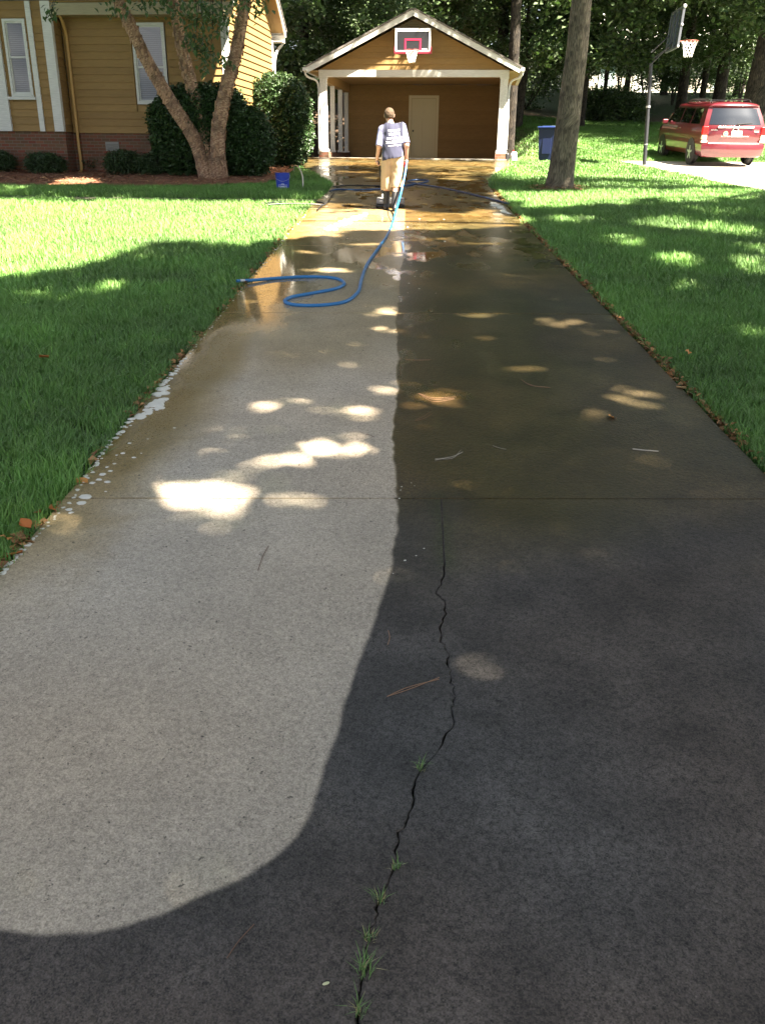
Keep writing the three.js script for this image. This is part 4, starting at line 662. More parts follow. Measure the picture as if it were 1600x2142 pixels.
// ---------------------------------------------------------------- foam, twigs, weeds on the drive
{
  const blobs = [], foam = new THREE.MeshPhysicalMaterial({ color: 0xe9e6dc, roughness: 0.5, transmission: 0.25, thickness: 0, side: THREE.DoubleSide });
  const blob = (x, z, r, k = 1, lift = 0) => { const g = new THREE.SphereGeometry(1, 9, 5, 0, 6.283, 0, 1.57), p = g.attributes.position, o = rr(0, 90); for (let i = 0; i < p.count; i++) { const a = Math.atan2(p.getZ(i), p.getX(i)), q = 0.7 + 0.6 * vnoise(Math.cos(a) * 1.7 + o, Math.sin(a) * 1.7 + o); p.setXYZ(i, p.getX(i) * r * q, p.getY(i) * Math.min(0.016, r * 0.35), p.getZ(i) * r * q * k); } g.computeVertexNormals(); g.translate(x, SLOPE * -z - 0.001 + lift, z); blobs.push(g); };
  const line = [[2, 1195, 16], [40, 1160, 9], [75, 1125, 7], [150, 1045, 9], [190, 985, 10], [215, 950, 8], [240, 915, 10], [275, 880, 12], [300, 868, 18], [322, 850, 20], [335, 838, 22], [340, 815, 18], [352, 792, 13], [372, 766, 8], [400, 738, 6], [425, 708, 5], [470, 650, 3], [545, 560, 5], [565, 540, 5], [590, 505, 5], [620, 470, 4], [640, 448, 4]];
  for (let i = 1; i < line.length; i++) for (let k = 0; k < 12; k++) { const t = (k + rnd()) / 12, w = lerp(line[i - 1][2], line[i][2], t), p = gp(lerp(line[i - 1][0], line[i][0], t) + rr(-0.5, 0.5) * w, lerp(line[i - 1][1], line[i][1], t) + rr(-0.3, 0.3) * w), q = gp(lerp(line[i - 1][0], line[i][0], t) + w, lerp(line[i - 1][1], line[i][1], t)), c = gp(lerp(line[i - 1][0], line[i][0], t), lerp(line[i - 1][1], line[i][1], t)); if (w < 7 && rnd() < 0.45) continue; blob(p.x, p.z, Math.max(0.007, (q.x - c.x) * rr(0.2, 0.65))); }
  for (const [x, y, r] of [[365, 895, 4], [272, 927, 5], [258, 948, 6], [245, 952, 4], [281, 957, 6], [296, 948, 3], [225, 977, 5], [232, 985, 6], [226, 1008, 8], [222, 1028, 4], [180, 1040, 16], [172, 1052, 12], [145, 1066, 9], [150, 1072, 7], [215, 992, 9], [208, 1003, 8], [194, 1010, 8], [183, 1000, 7], [310, 918, 3], [240, 970, 5]]) { const a = gp(x, y), b = gp(x + r, y); blob(a.x, a.z, (b.x - a.x) * 0.85, 0.9); }
  for (let i = 0; i < 150; i++) { const x = rr(845, 960), y = rr(455, 620), a = gp(x, y), r = rr(1, 2.6), b = gp(x + r, y); if (rnd() < 0.55 + (x - 850) / 220) continue; blob(a.x, a.z, Math.min(0.03, b.x - a.x)); }
  for (let i = 0; i < 60; i++) { const t = rnd(), a = gp(lerp(690, 762, t) + rr(-8, 8), lerp(478, 448, t) + rr(-5, 5)); blob(a.x, a.z, rr(0.015, 0.06)); }
  for (let i = 0; i < 40; i++) { const t = rnd(), a = gp(lerp(1028, 1062, t) + rr(-5, 5), lerp(424, 446, t) + rr(-3, 3)); blob(a.x, a.z, rr(0.02, 0.07)); }
  for (const [x, y] of [[860, 1010], [867, 1016], [838, 1025], [835, 1042], [887, 1147], [870, 1162], [847, 1172], [822, 1199], [840, 1018]]) { const a = gp(x, y); blob(a.x, a.z, rr(0.004, 0.008)); }
  const m = part('wash_foam', blobs, foam, scene); m.userData = { kind: 'stuff', label: 'white soap foam drifting along the drive edges', category: 'foam' };
}
const twigMat = lin(0.3, 0.17, 0.1, 0.7), palTwig = lin(0.42, 0.37, 0.3, 0.7);
[[[[810, 1458], [850, 1440], [918, 1422]], 2, 'long rust and white pine needle bundle beside the crack'], [[[812, 1320], [815, 1335], [811, 1350]], 1, 'short curved rusty needle left of the crack'], [[[910, 962], [945, 956], [968, 946]], 3, 'forked pale twig on the wet dark half, nearest the joint'], [[[875, 823], [905, 836], [950, 834]], 3, 'crossed twigs in the sunny patch on the dark half'], [[[868, 880], [885, 872], [900, 862]], 2, 'thin twig below the sunny patch on the dark half'], [[[848, 753], [875, 755], [898, 754]], 2, 'thin twig on the dark half, farthest from the viewer'], [[[1090, 795], [1110, 806], [1148, 811]], 2, 'thin needle twig in the middle of the dark half'], [[[1322, 940], [1350, 943], [1376, 945]], 1, 'straight pale stick near the right edge of the drive'], [[[475, 2006], [500, 1970], [532, 1935]], 1, 'pair of brown needles near the bottom of the washed curve'], [[[540, 1195], [550, 1165], [562, 1143]], 1, 'dark needle lying on the washed half below the joint'], [[[765, 909], [775, 911], [782, 915]], 1, 'tiny dark twig on the washed half above the joint'], [[[1030, 933], [1045, 938], [1058, 941]], 1, 'short pale needle on the wet dark half']].forEach(([pts, n, label], k) => {
  const g = []; for (let i = 0; i < n; i++) { const q = pts.map(([x, y], j) => { const p = gp(x + (i ? rr(-5, 5) * (j ? 1 : 0.3) : 0), y + (i ? rr(-7, 7) * (j ? 1 : 0.3) : 0)); p.y += 0.003; return p; }); g.push(tube(q, n === 1 && k === 7 ? 0.004 : 0.0013, 12, 5)); }
  single('pine_twig', label, 'twig', g, k === 7 || k === 2 || k === 11 ? palTwig : k >= 8 ? lin(0.16, 0.09, 0.06, 0.8) : twigMat, 'twigs and needles dropped on the drive');
});
{
  const weed = leafMat(0.13, 0.24, 0.06, 0.2), straw2 = leafMat(0.4, 0.36, 0.16, 0.2);
  [[880, 1608, 0.045, 'small weed tuft at the bend of the crack, highest of the row'], [830, 1815, 0.045, 'weed tuft with a white stem, second down the crack'], [796, 1888, 0.05, 'star shaped weed tuft in the middle of the crack'], [772, 1962, 0.04, 'dry yellow weed tuft below the star shaped one'], [763, 2035, 0.07, 'largest upright weed clump in the crack'], [750, 2122, 0.06, 'weed tuft nearest the viewer at the foot of the crack']].forEach(([x, y, h, label], i) => {
    const p = gp(x, y), t = thing('crack_weed', label, 'weed', [p.x, p.y - 0.012, p.z]); used.set('crack_weed', i + 1);
    part('blades', tuftGeo(i === 4 ? 26 : 16, h * 1.1, 0.003, i === 4 ? 0.02 : 0.012), weed, t); part('dry_blades', tuftGeo(i === 3 ? 14 : 6, h * 0.8, 0.003, 0.014), straw2, t);
  });
  const p = gp(682, 2059); single('seed_pod', 'pale yellow seed pod lying left of the crack near the viewer', 'seed', new THREE.SphereGeometry(0.009, 12, 8).scale(1, 0.3, 0.42).rotateY(0.4).translate(p.x, p.y + 0.003, p.z), lin(0.6, 0.6, 0.35, 0.7));
}

// ---------------------------------------------------------------- hoses
const hoseBlue = lin(0.02, 0.17, 0.42, 0.32), hoseDark = lin(0.015, 0.06, 0.17, 0.35), hoseBlack = lin(0.02, 0.02, 0.022, 0.4), hoseWhite = lin(0.62, 0.6, 0.55, 0.5);
const lay = (pts, r) => pts.map(([x, y, up = 0]) => gp(x, y, r + up));
const MAN = gp(818, 440);
{
  const hand = V(MAN.x + 0.27, MAN.y + 0.84, MAN.z - 0.02);
  const pts = [...lay([[495, 588, 0.02], [532, 586, 0.01], [580, 582], [650, 579], [700, 582], [720, 592], [705, 603], [650, 614], [608, 622], [596, 630], [612, 637], [660, 639], [715, 633], [746, 614], [756, 584], [766, 556], [790, 520], [806, 498], [818, 474]], 0.014), V(MAN.x + 0.09, MAN.y + 0.03, MAN.z + 0.85), V(MAN.x + 0.17, MAN.y + 0.3, MAN.z + 0.35), V(MAN.x + 0.235, MAN.y + 0.6, MAN.z + 0.12), hand];
  const h = thing('water_hose', 'bright blue hose curling across the drive to the worker', 'hose', [0, 0, 0]); part('hose', tube(pts, 0.0175, 260, 10), hoseBlue, h);
  const a = pts[0], b = pts[1]; part('coupling', bar(a.clone().lerp(b, 0.2), a.clone().lerp(b, 0.45), 0.02, 0.02, 12), M.steel, h);
}
single('supply_hose', 'dark blue hose lying across the drive behind the worker to the right lawn', 'hose', tube(lay([[690, 400, 0.01], [706, 396], [740, 397], [780, 396], [820, 392], [860, 386], [890, 381], [894, 377], [870, 376], [852, 379], [868, 384], [910, 390], [960, 400], [1010, 412], [1045, 421], [1064, 426, 0.02]], 0.016), 0.016, 160, 8), hoseDark);
single('black_hose', 'black hose on the drive left of the worker, above the dark blue one', 'hose', tube(lay([[697, 391, 0.01], [720, 388], [760, 388], [800, 389]], 0.014), 0.014, 60, 8), hoseBlack);
single('coiled_black_hose', 'black hose looped over the walk beside the sunny lawn', 'hose', tube(lay([[555, 425, 0.05], [590, 422, 0.03], [640, 420], [675, 424], [678, 428], [650, 427, 0.02], [600, 426, 0.05], [560, 428, 0.05]], 0.013), 0.013, 120, 8), hoseBlack);
single('trailing_black_hose', 'black hose running down the left drive edge from the grass corner', 'hose', tube(lay([[698, 404, 0.02], [692, 412], [684, 424], [672, 432], [664, 439, 0.02]], 0.013), 0.013, 60, 8), hoseBlack);
single('thin_wash_lead', 'thin dark lead trailing behind the worker over the washed strip', 'hose', tube(lay([[811, 440], [813, 452], [820, 466], [821, 476]], 0.006), 0.006, 30, 6), hoseBlack);
{ const a = gp(614, 361), b = gp(634, 394); single('pale_garden_hose', 'thin pale hose arching from the bed down to the grass beside the blue bucket', 'hose', tube([V(a.x, a.y + 0.02, a.z), V(a.x + 0.06, a.y + 0.17, a.z + 0.3), V(a.x + 0.2, a.y + 0.17, a.z + 0.8), V(b.x - 0.12, b.y + 0.22, b.z - 1.1), V(b.x - 0.03, b.y + 0.08, b.z - 0.3), V(b.x, b.y + 0.01, b.z)], 0.014, 60, 8), hoseWhite); }

// ---------------------------------------------------------------- bucket, jug, bins
{
  const p = gp(592, 395), b = thing('bucket', 'blue plastic bucket standing at the edge of the planting bed', 'bucket', [p.x, gy(p.x, p.z) - 0.03, p.z], 0.12);
  const blue = lin(0.012, 0.045, 0.42, 0.4);
  part('body', new THREE.LatheGeometry([[0, 0], [0.132, 0], [0.136, 0.01], [0.155, 0.36], [0.15, 0.36], [0.13, 0.015], [0, 0.012]].map(([x, y]) => new THREE.Vector2(x, y)), 36), blue, b);
  part('rim', [0.285, 0.315, 0.355].map((y, i) => new THREE.TorusGeometry(0.152 + i * 0.003, 0.006, 8, 40).rotateX(Math.PI / 2).translate(0, y, 0)), blue, b);
  part('handle', tube([V(-0.162, 0.315, 0), V(-0.15, 0.25, 0.1), V(0, 0.19, 0.165), V(0.15, 0.25, 0.1), V(0.162, 0.315, 0)], 0.003, 40, 6), M.steel, b);
  const t = canvasTex(512, 256, (c, w, h) => { c.fillStyle = '#1238ad'; c.fillRect(0, 0, w, h); c.strokeStyle = '#dfe6f5'; c.lineWidth = 9; c.beginPath(); c.moveTo(40, 90); c.lineTo(150, 90); c.lineTo(256, 24); c.lineTo(362, 90); c.lineTo(472, 90); c.lineTo(472, 238); c.lineTo(40, 238); c.closePath(); c.stroke(); c.fillStyle = '#f2f5fb'; c.fillRect(190, 68, 132, 16); c.font = 'bold 112px sans-serif'; c.textAlign = 'center'; c.fillText("LOWE'S", 256, 206, 400); });
  const g = new THREE.CylinderGeometry(0.1462, 0.1394, 0.13, 24, 1, true, -0.85, 1.7).translate(0, 0.097, 0); part('printed_logo', g, std(0xffffff, 0.45, { map: t }), b);
  shade(b);
}
{
  const p = gp(1074, 336), j = thing('white_jug', 'white plastic jug with a red cap beside the right carport column', 'jug', [p.x, gy(p.x, p.z), p.z], 0.2), w = lin(0.66, 0.68, 0.74, 0.45);
  part('body', [rbox(0.19, 0.2, 0.13, 0.035, 0, 0.1, 0), new THREE.CylinderGeometry(0.035, 0.09, 0.1, 18).scale(1, 1, 0.7).translate(-0.03, 0.245, 0)], w, j);
  part('handle', tube([V(0.06, 0.19, 0), V(0.085, 0.24, 0), V(0.05, 0.28, 0), V(-0.01, 0.275, 0)], 0.013, 24, 8), w, j);
  part('cap', cyl(0.03, 0.028, 0.05, 16, -0.03, 0.315, 0), lin(0.6, 0.03, 0.02, 0.4), j);
  const q = gp(1060, 334), s = thing('dark_sprayer_tank', 'dark pump sprayer tank between the carport column and the white jug', 'tank', [q.x, gy(q.x, q.z), q.z]);
  part('tank', new THREE.LatheGeometry([[0, 0], [0.075, 0], [0.085, 0.03], [0.085, 0.2], [0.05, 0.25], [0.03, 0.26], [0, 0.262]].map(([x, y]) => new THREE.Vector2(x, y)), 24), M.black, s); part('pump', [cyl(0.012, 0.012, 0.1, 10, 0, 0.3, 0), rbox(0.1, 0.025, 0.025, 0.01, 0, 0.35, 0)], M.black, s);
}
function wheelBin(name, label, pos, turn, w, d, h, bodyMat, lidMat) {
  const t = thing(name, label, 'bin', pos, turn), tap = (y) => lerp(0.82, 1, y / h), q = (x, y, z) => [x * w / 2 * tap(y), y, z * d / 2 * tap(y)];
  part('body', [hexa([q(-1, 0.06, -1), q(1, 0.06, -1), q(1, h, -1), q(-1, h, -1), q(-1, 0.06, 1), q(1, 0.06, 1), q(1, h, 1), q(-1, h, 1)]), rbox(w + 0.05, 0.05, d + 0.05, 0.015, 0, h, 0), rbox(w * 0.5, h * 0.5, 0.02, 0.008, 0, h * 0.5, d / 2 * 0.93)], bodyMat, t);
  part('lid', [rbox(w + 0.08, 0.06, d + 0.1, 0.025, 0, h + 0.05, 0), rbox(w * 0.7, 0.03, d * 0.7, 0.014, 0, h + 0.085, 0)], lidMat, t);
  part('handle', tube([V(-w * 0.4, h + 0.02, -d / 2 - 0.02), V(-w * 0.38, h + 0.04, -d / 2 - 0.09), V(w * 0.38, h + 0.04, -d / 2 - 0.09), V(w * 0.4, h + 0.02, -d / 2 - 0.02)], 0.014, 24, 8), lidMat, t);
  for (const s of [-1, 1]) part('wheel', cyl(0.1, 0.1, 0.05, 20).rotateZ(Math.PI / 2).translate(s * w * 0.42, 0.1, -d / 2 * 0.75), M.black, t);
  return t;
}
{
  const p = gp(1144, 336); wheelBin('recycling_bin', 'blue wheeled recycling bin half hidden by the grey barked tree', [p.x, gy(p.x, p.z) - 0.03, p.z], -0.35, 0.58, 0.62, 1.0, lin(0.005, 0.013, 0.06, 0.5), lin(0.006, 0.022, 0.11, 0.5));  // blues darkened so the colour carries the deep shade around the bin
  const q = gp(1192, 338); wheelBin('green_wheeled_bin', 'dark green wheeled bin behind the grey barked tree', [q.x - 0.42, gy(q.x, q.z - 0.4) - 0.03, q.z - 0.5], -0.2, 0.56, 0.6, 0.98, lin(0.012, 0.03, 0.02, 0.5), lin(0.014, 0.034, 0.022, 0.5));
  const r = V(-3.75, 0, -34.4); wheelBin('grey_wheeled_bin', 'charcoal wheeled bin behind the left carport column', [r.x, gy(r.x, r.z) - 0.02, r.z], -0.1, 0.95, 0.8, 1.05, lin(0.05, 0.055, 0.075, 0.5), lin(0.11, 0.115, 0.14, 0.45));
}

// ---------------------------------------------------------------- basketball hoops
function net(R0, R1, H, n, mat, parent) {
  const g = [], P = (k, l) => { const a = (k + (l % 2) * 0.5) / n * 6.283, t = l / 5, R = lerp(R0, R1, Math.pow(t, 0.6)); return V(Math.cos(a) * R, -H * t, Math.sin(a) * R); };
  for (let l = 0; l < 5; l++) for (let k = 0; k < n; k++) { g.push(bar(P(k, l), P(l % 2 ? k + 1 : k, l + 1), 0.0075, 0.0075, 5), bar(P(k, l), P(l % 2 ? k : k - 1, l + 1), 0.0075, 0.0075, 5)); }
  return part('net', g, mat, parent);
}
const cord = lin(0.8, 0.79, 0.74, 0.8);
{
  const h = thing('wall_basketball_hoop', 'basketball backboard with a red square and white net on the carport gable', 'basketball hoop', [GAR.x, GAR.y, GAR.z], TH), Z = 0.42, x0 = -0.655, x1 = 0.515, y0 = 3.1, y1 = 3.83, xm = (x0 + x1) / 2;
  const board = part('backboard', rbox(x1 - x0, y1 - y0, 0.035, 0.012, xm, (y0 + y1) / 2, Z), lin(0.022, 0.022, 0.024, 0.25), h);
  const w = lin(0.82, 0.81, 0.8, 0.5), red = lin(0.62, 0.02, 0.07, 0.45);
  part('white_border', [span(x0 + 0.02, x1 - 0.02, y1 - 0.1, y1 - 0.012, Z + 0.012, Z + 0.024), span(x0 + 0.02, x0 + 0.075, y0 + 0.1, y1 - 0.1, Z + 0.012, Z + 0.024), span(x1 - 0.075, x1 - 0.02, y0 + 0.1, y1 - 0.1, Z + 0.012, Z + 0.024), span(x0 + 0.03, x1 - 0.03, y0 + 0.075, y0 + 0.1, Z + 0.012, Z + 0.024)], w, board);
  const sx = 0.265, by = 3.2, ty = 3.53; part('target_square', [span(xm - sx, xm + sx, ty - 0.05, ty, Z + 0.014, Z + 0.026), span(xm - sx, xm - sx + 0.05, by, ty - 0.05, Z + 0.014, Z + 0.026), span(xm + sx - 0.05, xm + sx, by, ty - 0.05, Z + 0.014, Z + 0.026)], red, board);
  part('bottom_pad', [rbox(x1 - x0 + 0.03, 0.075, 0.06, 0.02, xm, y0 + 0.03, Z), rbox(0.045, 0.2, 0.06, 0.015, x0, y0 + 0.1, Z), rbox(0.045, 0.2, 0.06, 0.015, x1, y0 + 0.1, Z)], lin(0.22, 0.012, 0.03, 0.6), board);
  part('maker_plate', rbox(0.16, 0.035, 0.01, 0.004, xm + 0.37, y0 + 0.13, Z + 0.022), w, board);
  const rim = part('rim', [new THREE.TorusGeometry(0.228, 0.01, 10, 40).rotateX(Math.PI / 2), box(0.16, 0.09, 0.03, 0, -0.03, -0.34), bar(V(-0.07, 0, -0.34), V(-0.06, 0, -0.22), 0.01), bar(V(0.07, 0, -0.34), V(0.06, 0, -0.22), 0.01)], lin(0.6, 0.1, 0.1, 0.45), h, [xm, 3.17, Z + 0.36]);
  net(0.228, 0.1, 0.34, 11, cord, rim);
  part('bracket', [-0.22, 0.22].flatMap((s) => [bar(V(xm + s, 3.35, -0.06), V(xm + s, 3.42, Z - 0.02), 0.018), bar(V(xm + s, 3.1, -0.02), V(xm + s, 3.4, Z - 0.02), 0.014)]), M.darkMetal, h);
  shade(h);
}
{
  const p = gp(1347, 346), zb = p.z, h = thing('pole_basketball_hoop', 'freestanding basketball hoop on a dark pole beside the side drive', 'basketball hoop', [0, 0, 0]);
  const at = (x, y, dz = 0) => atZ(x, y, zb + dz), base = V(p.x, gy(p.x, p.z) - 0.05, p.z), top = at(1361, 132);
  part('pole', [bar(base, base.clone().lerp(top, 0.5), 0.062, 0.062, 14), bar(base.clone().lerp(top, 0.48), top, 0.052, 0.052, 14)], M.darkMetal, h);
  part('collar', [bar(base.clone().lerp(top, 0.58), base.clone().lerp(top, 0.6), 0.07, 0.07, 14), bar(base.clone().lerp(top, 0.22), base.clone().lerp(top, 0.23), 0.068, 0.068, 14)], M.steel, h);
  const arms = []; for (const s of [-0.12, 0.12]) arms.push(bar(at(1361, 110, s), at(1400, 74, s), 0.018), bar(at(1358, 137, s), at(1407, 88, s), 0.018), bar(at(1366, 122, s), at(1398, 98, s), 0.012)); part('arm', arms, M.darkMetal, h);
  // backboard seen nearly edge on, facing the side drive
  const c = at(1411, 63), bb = new THREE.Group(), bo = part('backboard', rbox(0.035, 1.02, 1.5, 0.01), new THREE.MeshPhysicalMaterial({ color: 0x6c757d, roughness: 0.15, transmission: 0.6, thickness: 0, side: THREE.DoubleSide }), h, c.toArray()); bo.rotation.set(0, -0.06, -0.05);
  part('backboard_frame', [rbox(0.07, 0.06, 1.56, 0.01, 0, 0.51, 0), rbox(0.07, 0.06, 1.56, 0.01, 0, -0.51, 0), rbox(0.07, 1.0, 0.06, 0.01, 0, 0, 0.76), rbox(0.07, 1.0, 0.06, 0.01, 0, 0, -0.76), rbox(0.05, 1.0, 0.05, 0.01, -0.03, 0, 0.25), rbox(0.05, 1.0, 0.05, 0.01, -0.03, 0, -0.25)], lin(0.12, 0.13, 0.15, 0.4, { metalness: 0.4 }), bo);
  part('white_corner', [new THREE.SphereGeometry(0.05, 12, 8).translate(0.01, 0.52, 0.77), new THREE.SphereGeometry(0.035, 12, 8).translate(0.02, 0.05, 0.78), new THREE.SphereGeometry(0.035, 12, 8).translate(0.0, -0.5, 0.77)], lin(0.82, 0.82, 0.82, 0.4), bo);
  const rc = at(1442, 86), rim = part('rim', [new THREE.TorusGeometry(0.24, 0.011, 10, 40).rotateX(Math.PI / 2), bar(V(-0.42, -0.04, -0.05), V(-0.23, 0, -0.05), 0.014), bar(V(-0.42, -0.04, 0.05), V(-0.23, 0, 0.05), 0.014)], lin(0.2, 0.05, 0.03, 0.5), h, rc.toArray());
  net(0.238, 0.115, 0.42, 11, cord, rim); shade(h);
}
// ---------------------------------------------------------------- red minivan on the side drive
{
  const p = gp(1518, 349), v = thing('minivan', 'red minivan parked on the side drive with its rear to the viewer', 'minivan', [p.x, p.y + 0.012, p.z + 0.3], 0.02); v.rotation.order = 'YXZ'; v.rotation.x = BETA;
  const paint = new THREE.MeshPhysicalMaterial({ roughness: 0.38, clearcoat: 1, clearcoatRoughness: 0.04, metalness: 0.1, side: THREE.DoubleSide }); paint.color.setRGB(0.085, 0.003, 0.009);
  const glass = new THREE.MeshPhysicalMaterial({ color: 0x0a0d10, roughness: 0.04, ior: 1.9, clearcoat: 1, clearcoatRoughness: 0.02, side: THREE.DoubleSide }), chrome = lin(0.8, 0.8, 0.8, 0.15, { metalness: 1 }), rubber = lin(0.018, 0.018, 0.018, 0.85);
  const rows = [[0.26, 0.84, 0.06], [0.3, 0.9, 0.02], [0.45, 0.945, 0.0], [0.6, 0.955, 0.0], [0.64, 0.955, 0.02], [0.655, 0.952, 0.12], [0.8, 0.955, 0.10], [0.97, 0.95, 0.09], [1.1, 0.93, 0.115], [1.14, 0.92, 0.125], [1.4, 0.85, 0.26], [1.64, 0.765, 0.40], [1.69, 0.735, 0.34], [1.735, 0.66, 0.37], [1.775, 0.5, 0.5], [1.795, 0.26, 0.6], [1.8, 0.0, 0.65]];
  const stations = [0, 0.3, 0.7, 1.2, 1.8, 2.4, 3.0, 3.35, 3.8, 4.2, 4.35, 4.7, 4.95, 5.08];
  const roofAt = (s) => s < 3.2 ? 9 : s < 4.25 ? lerp(1.79, 1.14, Math.pow((s - 3.2) / 1.05, 1.15)) : lerp(1.1, 0.82, Math.pow((s - 4.25) / 0.83, 1.8)), widthAt = (s) => s > 4.2 ? 1 - 0.12 * ((s - 4.2) / 0.88) ** 2 : 1;
  const P = (k, r, side) => { const [y, w, z0] = rows[r], s = stations[k], zz = k === 0 ? z0 + 0.05 : Math.max(s, z0 + 0.04 + 0.02 * k) - (k === 1 ? Math.max(0, 0.3 - z0 - 0.18) : 0); return V(side * w * widthAt(s), Math.min(y, roofAt(s) - 0.0005 * (rows.length - r)), -zz); };
  const pos = [], quad = (a, b, c, d) => { for (const q of [a, b, c, a, c, d]) pos.push(q.x, q.y, q.z); };
  for (const sd of [-1, 1]) for (let k = 0; k < stations.length - 1; k++) for (let r = 0; r < rows.length - 1; r++) quad(P(k, r, sd), P(k + 1, r, sd), P(k + 1, r + 1, sd), P(k, r + 1, sd));
  const rear = (r, t) => { const [y, w, z0] = rows[r]; return V(w * t, y, -z0 - 0.05 + 0.15 * (1 - Math.pow(Math.abs(t), 2.6))); };
  for (let r = 0; r < rows.length - 1; r++) for (let i = 0; i < 16; i++) quad(rear(r, -1 + i / 8), rear(r, -1 + (i + 1) / 8), rear(r + 1, -1 + (i + 1) / 8), rear(r + 1, -1 + i / 8));
  { const k = stations.length - 1; for (let r = 0; r < rows.length - 1; r++) quad(P(k, r, -1), P(k, r, 1), P(k, r + 1, 1), P(k, r + 1, -1)); for (let q = 0; q < k; q++) quad(P(q, 0, -1), P(q, 0, 1), P(q + 1, 0, 1), P(q + 1, 0, -1)); }
  const bg = new THREE.BufferGeometry(); bg.setAttribute('position', new THREE.Float32BufferAttribute(pos, 3));
  const merged = mergeSmooth(bg); part('body', merged, paint, v);
  // rear window, proud of the hatch by a hair
  { const q = []; const at = (y, t) => { const f = (y - 1.14) / 0.5, z0 = y < 1.4 ? lerp(0.125, 0.26, (y - 1.14) / 0.26) : lerp(0.26, 0.40, (y - 1.4) / 0.24), w = y < 1.4 ? lerp(0.92, 0.85, (y - 1.14) / 0.26) : lerp(0.85, 0.775, (y - 1.4) / 0.24); return V(w * t, y, -z0 - 0.05 + 0.15 * (1 - Math.pow(Math.abs(t), 2.6)) + 0.012); };
    const grid = []; for (let j = 0; j <= 8; j++) for (let i = 0; i <= 16; i++) { const y = 1.165 + 0.45 * j / 8, a = 0.86 - 0.02 * (j / 8); grid.push(at(y, lerp(-a, a, i / 16))); }
    const pp = [], ix = []; for (const g of grid) pp.push(g.x, g.y, g.z); for (let j = 0; j < 8; j++) for (let i = 0; i < 16; i++) { const a = j * 17 + i; ix.push(a, a + 1, a + 18, a, a + 18, a + 17); } const g = new THREE.BufferGeometry(); g.setAttribute('position', new THREE.Float32BufferAttribute(pp, 3)); g.setIndex(ix); g.computeVertexNormals();
    const rw = part('rear_window', g, glass, v); part('wiper', [bar(at(1.18, 0.05).add(V(0, 0, 0.03)), at(1.22, 0.55).add(V(0, 0, 0.03)), 0.014, 0.006, 6), cyl(0.025, 0.025, 0.04, 12).rotateX(1.57).translate(0.04, 1.18, -0.02)], rubber, rw); }
  for (const sd of [-1, 1]) { // side glass in three panes
    for (const [s0, s1, tilt] of [[0.62, 1.45, 0.12], [1.55, 2.5, 0], [2.6, 3.42, -0.3]]) { const X = (y) => sd * (lerp(0.92, 0.775, (y - 1.14) / 0.5) + 0.006), y0 = 1.17, y1 = 1.6, g = new THREE.BufferGeometry(), a = V(X(y0), y0, -s0), b = V(X(y0), y0, -s1 - (tilt < 0 ? 0.45 : 0)), c = V(X(y1), y1, -s1), d = V(X(y1), y1, -s0 - (tilt > 0 ? 0.14 : 0)); g.setAttribute('position', new THREE.Float32BufferAttribute([a, b, c, a, c, d].flatMap((q) => [q.x, q.y, q.z]), 3)); g.computeVertexNormals(); part('side_window', g, glass, v); }
    const lx = sd * 0.885; part('tail_light', [rbox(0.17, 0.24, 0.14, 0.03, lx, 1.0, -0.13)], lin(0.55, 0.012, 0.012, 0.15), v);
    part('reverse_light', rbox(0.15, 0.12, 0.12, 0.02, lx + sd * 0.005, 0.81, -0.12), lin(0.72, 0.6, 0.42, 0.15), v); part('reflector', rbox(0.18, 0.07, 0.1, 0.02, lx, 0.695, -0.085), lin(0.72, 0.4, 0.38, 0.15), v);
    for (const s of [1.02, 4.1]) { part('wheel_arch', new THREE.CylinderGeometry(0.4, 0.4, 0.03, 30).rotateZ(Math.PI / 2).translate(sd * 0.948, 0.37, -s), rubber, v);
      const w = part('wheel', new THREE.TorusGeometry(0.255, 0.088, 14, 36).rotateY(Math.PI / 2).scale(1.25, 1, 1).translate(sd * 0.86, 0.343, -s), rubber, v); part('rim', [cyl(0.2, 0.2, 0.12, 28).rotateZ(Math.PI / 2).translate(sd * 0.9, 0.343, -s), ...[0, 1, 2, 3, 4].map((i) => box(0.03, 0.2, 0.05, 0, 0.1, 0).rotateX(i * 1.2566).translate(sd * 0.965, 0.343, -s))], lin(0.5, 0.5, 0.52, 0.3, { metalness: 0.7 }), w); }
    part('roof_rail', [tube([V(sd * 0.6, 1.77, -0.75), V(sd * 0.61, 1.83, -0.9), V(sd * 0.62, 1.83, -2.7), V(sd * 0.61, 1.77, -2.9)], 0.018, 30, 8)], M.black, v);
    part('door_handle', [rbox(0.03, 0.03, 0.16, 0.01, sd * 0.955, 1.02, -2.35), rbox(0.03, 0.03, 0.16, 0.01, sd * 0.955, 1.02, -2.7)], paint, v);
    part('mirror', [rbox(0.2, 0.15, 0.1, 0.04, sd * 1.05, 1.17, -3.75)], paint, v);
  }
  part('cross_bar', [box(1.22, 0.02, 0.05, 0, 1.835, -1.1), box(1.22, 0.02, 0.05, 0, 1.835, -2.4)], M.black, v);
  part('bumper_step', Array.from({ length: 14 }, (_, i) => { const a = rear(4, lerp(-0.8, 0.8, i / 14)), b = rear(4, lerp(-0.8, 0.8, (i + 1) / 14)); return box(b.x - a.x + 0.004, 0.02, 0.08, (a.x + b.x) / 2, 0.654, (a.z + b.z) / 2 - 0.03); }), lin(0.7, 0.66, 0.64, 0.3), v);
  part('plate_recess_bar', rbox(0.86, 0.04, 0.03, 0.012, 0, 0.84, -0.004), lin(0.6, 0.1, 0.1, 0.2), v);
  part('hatch_bar', rbox(1.1, 0.05, 0.06, 0.015, 0, 1.1, -0.025), lin(0.75, 0.7, 0.7, 0.18, { metalness: 0.8 }), v);
